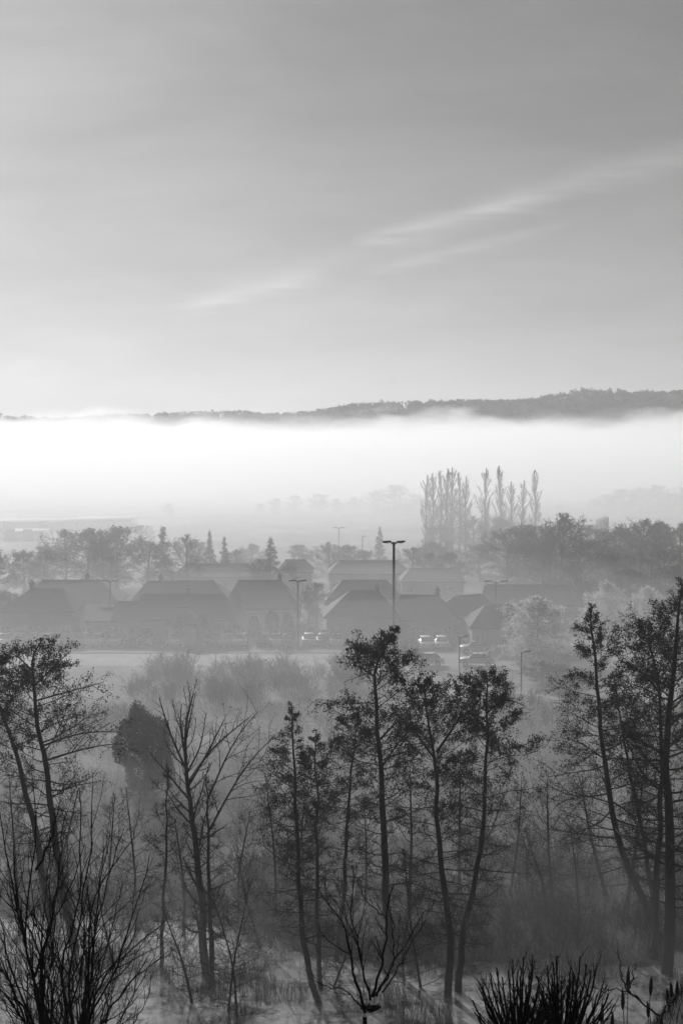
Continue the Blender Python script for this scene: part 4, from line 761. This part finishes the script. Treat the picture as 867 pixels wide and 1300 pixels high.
# ================================================================ mist, fog bank and haze
def vol(name,d,g=.4,c=.99):
    m=bpy.data.materials.new(name); m.use_nodes=True; n=m.node_tree; n.nodes.remove(n.nodes['Principled BSDF'])
    v=n.nodes.new('ShaderNodeVolumePrincipled'); v.inputs['Color'].default_value=(c,c,c,1); v.inputs['Density'].default_value=d; v.inputs['Anisotropy'].default_value=g
    n.links.new(v.outputs[0],n.nodes['Material Output'].inputs['Volume']); return m
def layer(name,label,x0,x1,y0,y1,zb,zt,amp,m,nx=60,ny=30,seed=0,edge=25,sc=1.,slope=0.):
    """closed body of mist with a softly rolling top that sinks to its bottom at the rim"""
    xs_=np.linspace(x0,x1,nx); ys_=np.linspace(y0,y1,ny); Xg,Yg=np.meshgrid(xs_,ys_); Hh=np.zeros_like(Xg)
    r2=np.random.default_rng(seed)
    for k in range(9):
        f=sc*(.004*1.55**k); a=r2.uniform(0,6.28); Hh+=np.sin((Xg*math.cos(a)+Yg*math.sin(a)*.6)*f*6.28+r2.uniform(0,6.28))/(1.25**k)
    e=np.minimum.reduce([Xg-x0,x1-Xg,Yg-y0,y1-Yg])/edge; e=np.clip(e,0,1); e=e*e*(3-2*e)
    Zt=zb+(zt+slope*(Yg-y0)-zb+amp*Hh/2.2)*e; Zt=np.maximum(Zt,zb+.01)
    V=np.concatenate([np.stack([Xg,Yg,Zt],-1).reshape(-1,3),np.stack([Xg,Yg,Xg*0+zb-.5],-1).reshape(-1,3)]); n=nx*ny
    i=(np.arange(ny-1)[:,None]*nx+np.arange(nx-1)[None]).reshape(-1); top=np.stack([i,i+1,i+nx+1,i+nx],1); bot=top[:,::-1]+n
    rim=list(range(nx))+[k*nx+nx-1 for k in range(1,ny)]+[(ny-1)*nx+k for k in range(nx-2,-1,-1)]+[k*nx for k in range(ny-2,0,-1)]
    rm=[(rim[j],rim[j]+n,rim[(j+1)%len(rim)]+n,rim[(j+1)%len(rim)]) for j in range(len(rim))]
    prop(link(name,mesh_np(name,V,np.concatenate([top,bot,np.array(rm)]),None,m)),label,kind='stuff')
layer('ground_mist','low mist lying over the pond and marsh',-120,120,60,165,-5,3.0,1.2,vol('pond_mist',.0070),seed=3,edge=12,sc=6)
layer('field_mist','bank of mist over the marsh and field before the houses',-300,300,82,190,-5.1,11.5,1.2,vol('field_mist',.0040),seed=4,edge=18,sc=3)
layer('village_mist','mist lying between the village houses and far trees',-400,400,140,640,-5.2,22,1.8,vol('village_mist',.0038),seed=5,edge=50,sc=2)
for k in range(8):
    y0=365+32*k
    layer('fog_bank','thick white fog bank filling the valley behind the poplars',-1500,1500,y0,1335-9*k,-4.6+.06*k,28.5-1.4*k,7.5-.6*k,vol('fog_%d'%k,(.0009,.0012,.0016,.002,.0024,.003,.004,.005)[k]),nx=170,ny=60,seed=20+k,edge=60+k*6,sc=1.2,slope=.0185-.0016*k)
# torn wisps of fog creeping up the foot of the hill
def wisps(name,label,x0,x1,y0,y1,z0,z1,dens,scale):
    m=bpy.data.materials.new(name); m.use_nodes=True; n=m.node_tree; n.nodes.remove(n.nodes['Principled BSDF'])
    v=n.nodes.new('ShaderNodeVolumePrincipled'); v.inputs['Color'].default_value=(.99,.99,.99,1); v.inputs['Anisotropy'].default_value=.4
    g=n.nodes.new('ShaderNodeNewGeometry'); mp_=n.nodes.new('ShaderNodeMapping'); mp_.inputs['Scale'].default_value=(scale,scale,scale*2.2); n.links.new(g.outputs['Position'],mp_.inputs[0])
    t=n.nodes.new('ShaderNodeTexNoise'); t.inputs['Scale'].default_value=1; t.inputs['Detail'].default_value=4; t.inputs['Roughness'].default_value=.55; n.links.new(mp_.outputs[0],t.inputs[0])
    sp_=n.nodes.new('ShaderNodeSeparateXYZ'); n.links.new(g.outputs['Position'],sp_.inputs[0])
    def mr(i,a,b,c,d):
        r=n.nodes.new('ShaderNodeMapRange'); r.clamp=True
        for k,vv in zip((1,2,3,4),(a,b,c,d)): r.inputs[k].default_value=vv
        n.links.new(i,r.inputs[0]); return r.outputs[0]
    def mm(op,a,b):
        q=n.nodes.new('ShaderNodeMath'); q.operation=op; q.use_clamp=(op!='MULTIPLY')
        for k,vv in enumerate((a,b)):
            if isinstance(vv,float): q.inputs[k].default_value=vv
            else: n.links.new(vv,q.inputs[k])
        return q.outputs[0]
    a_=mm('SUBTRACT',t.outputs[0],mr(sp_.outputs[2],z0,z1,.36,.66)); e=mr(a_,0.,.12,0.,dens)
    n.links.new(e,v.inputs['Density']); n.links.new(v.outputs[0],n.nodes['Material Output'].inputs['Volume'])
    a=Acc(); a.box(x0,x1,y0,y1,z0,z1); prop(link(name,a.mesh(name,m)),label,kind='stuff')
wisps('fog_wisps','torn wisps of fog creeping up the foot of the far hill',-460,460,1190,1325,22,63,.03,.011)
wisps('fog_wisps','torn fog rising over the left end of the far hill',-1000,-110,1100,1186,22,66,.03,.010)
a=Acc(); a.box(-1800,1800,-60,2600,-8,112); prop(link('haze',a.mesh('haze',vol('haze_air',.00034,.3))),'thin even winter haze over the whole valley',kind='stuff')
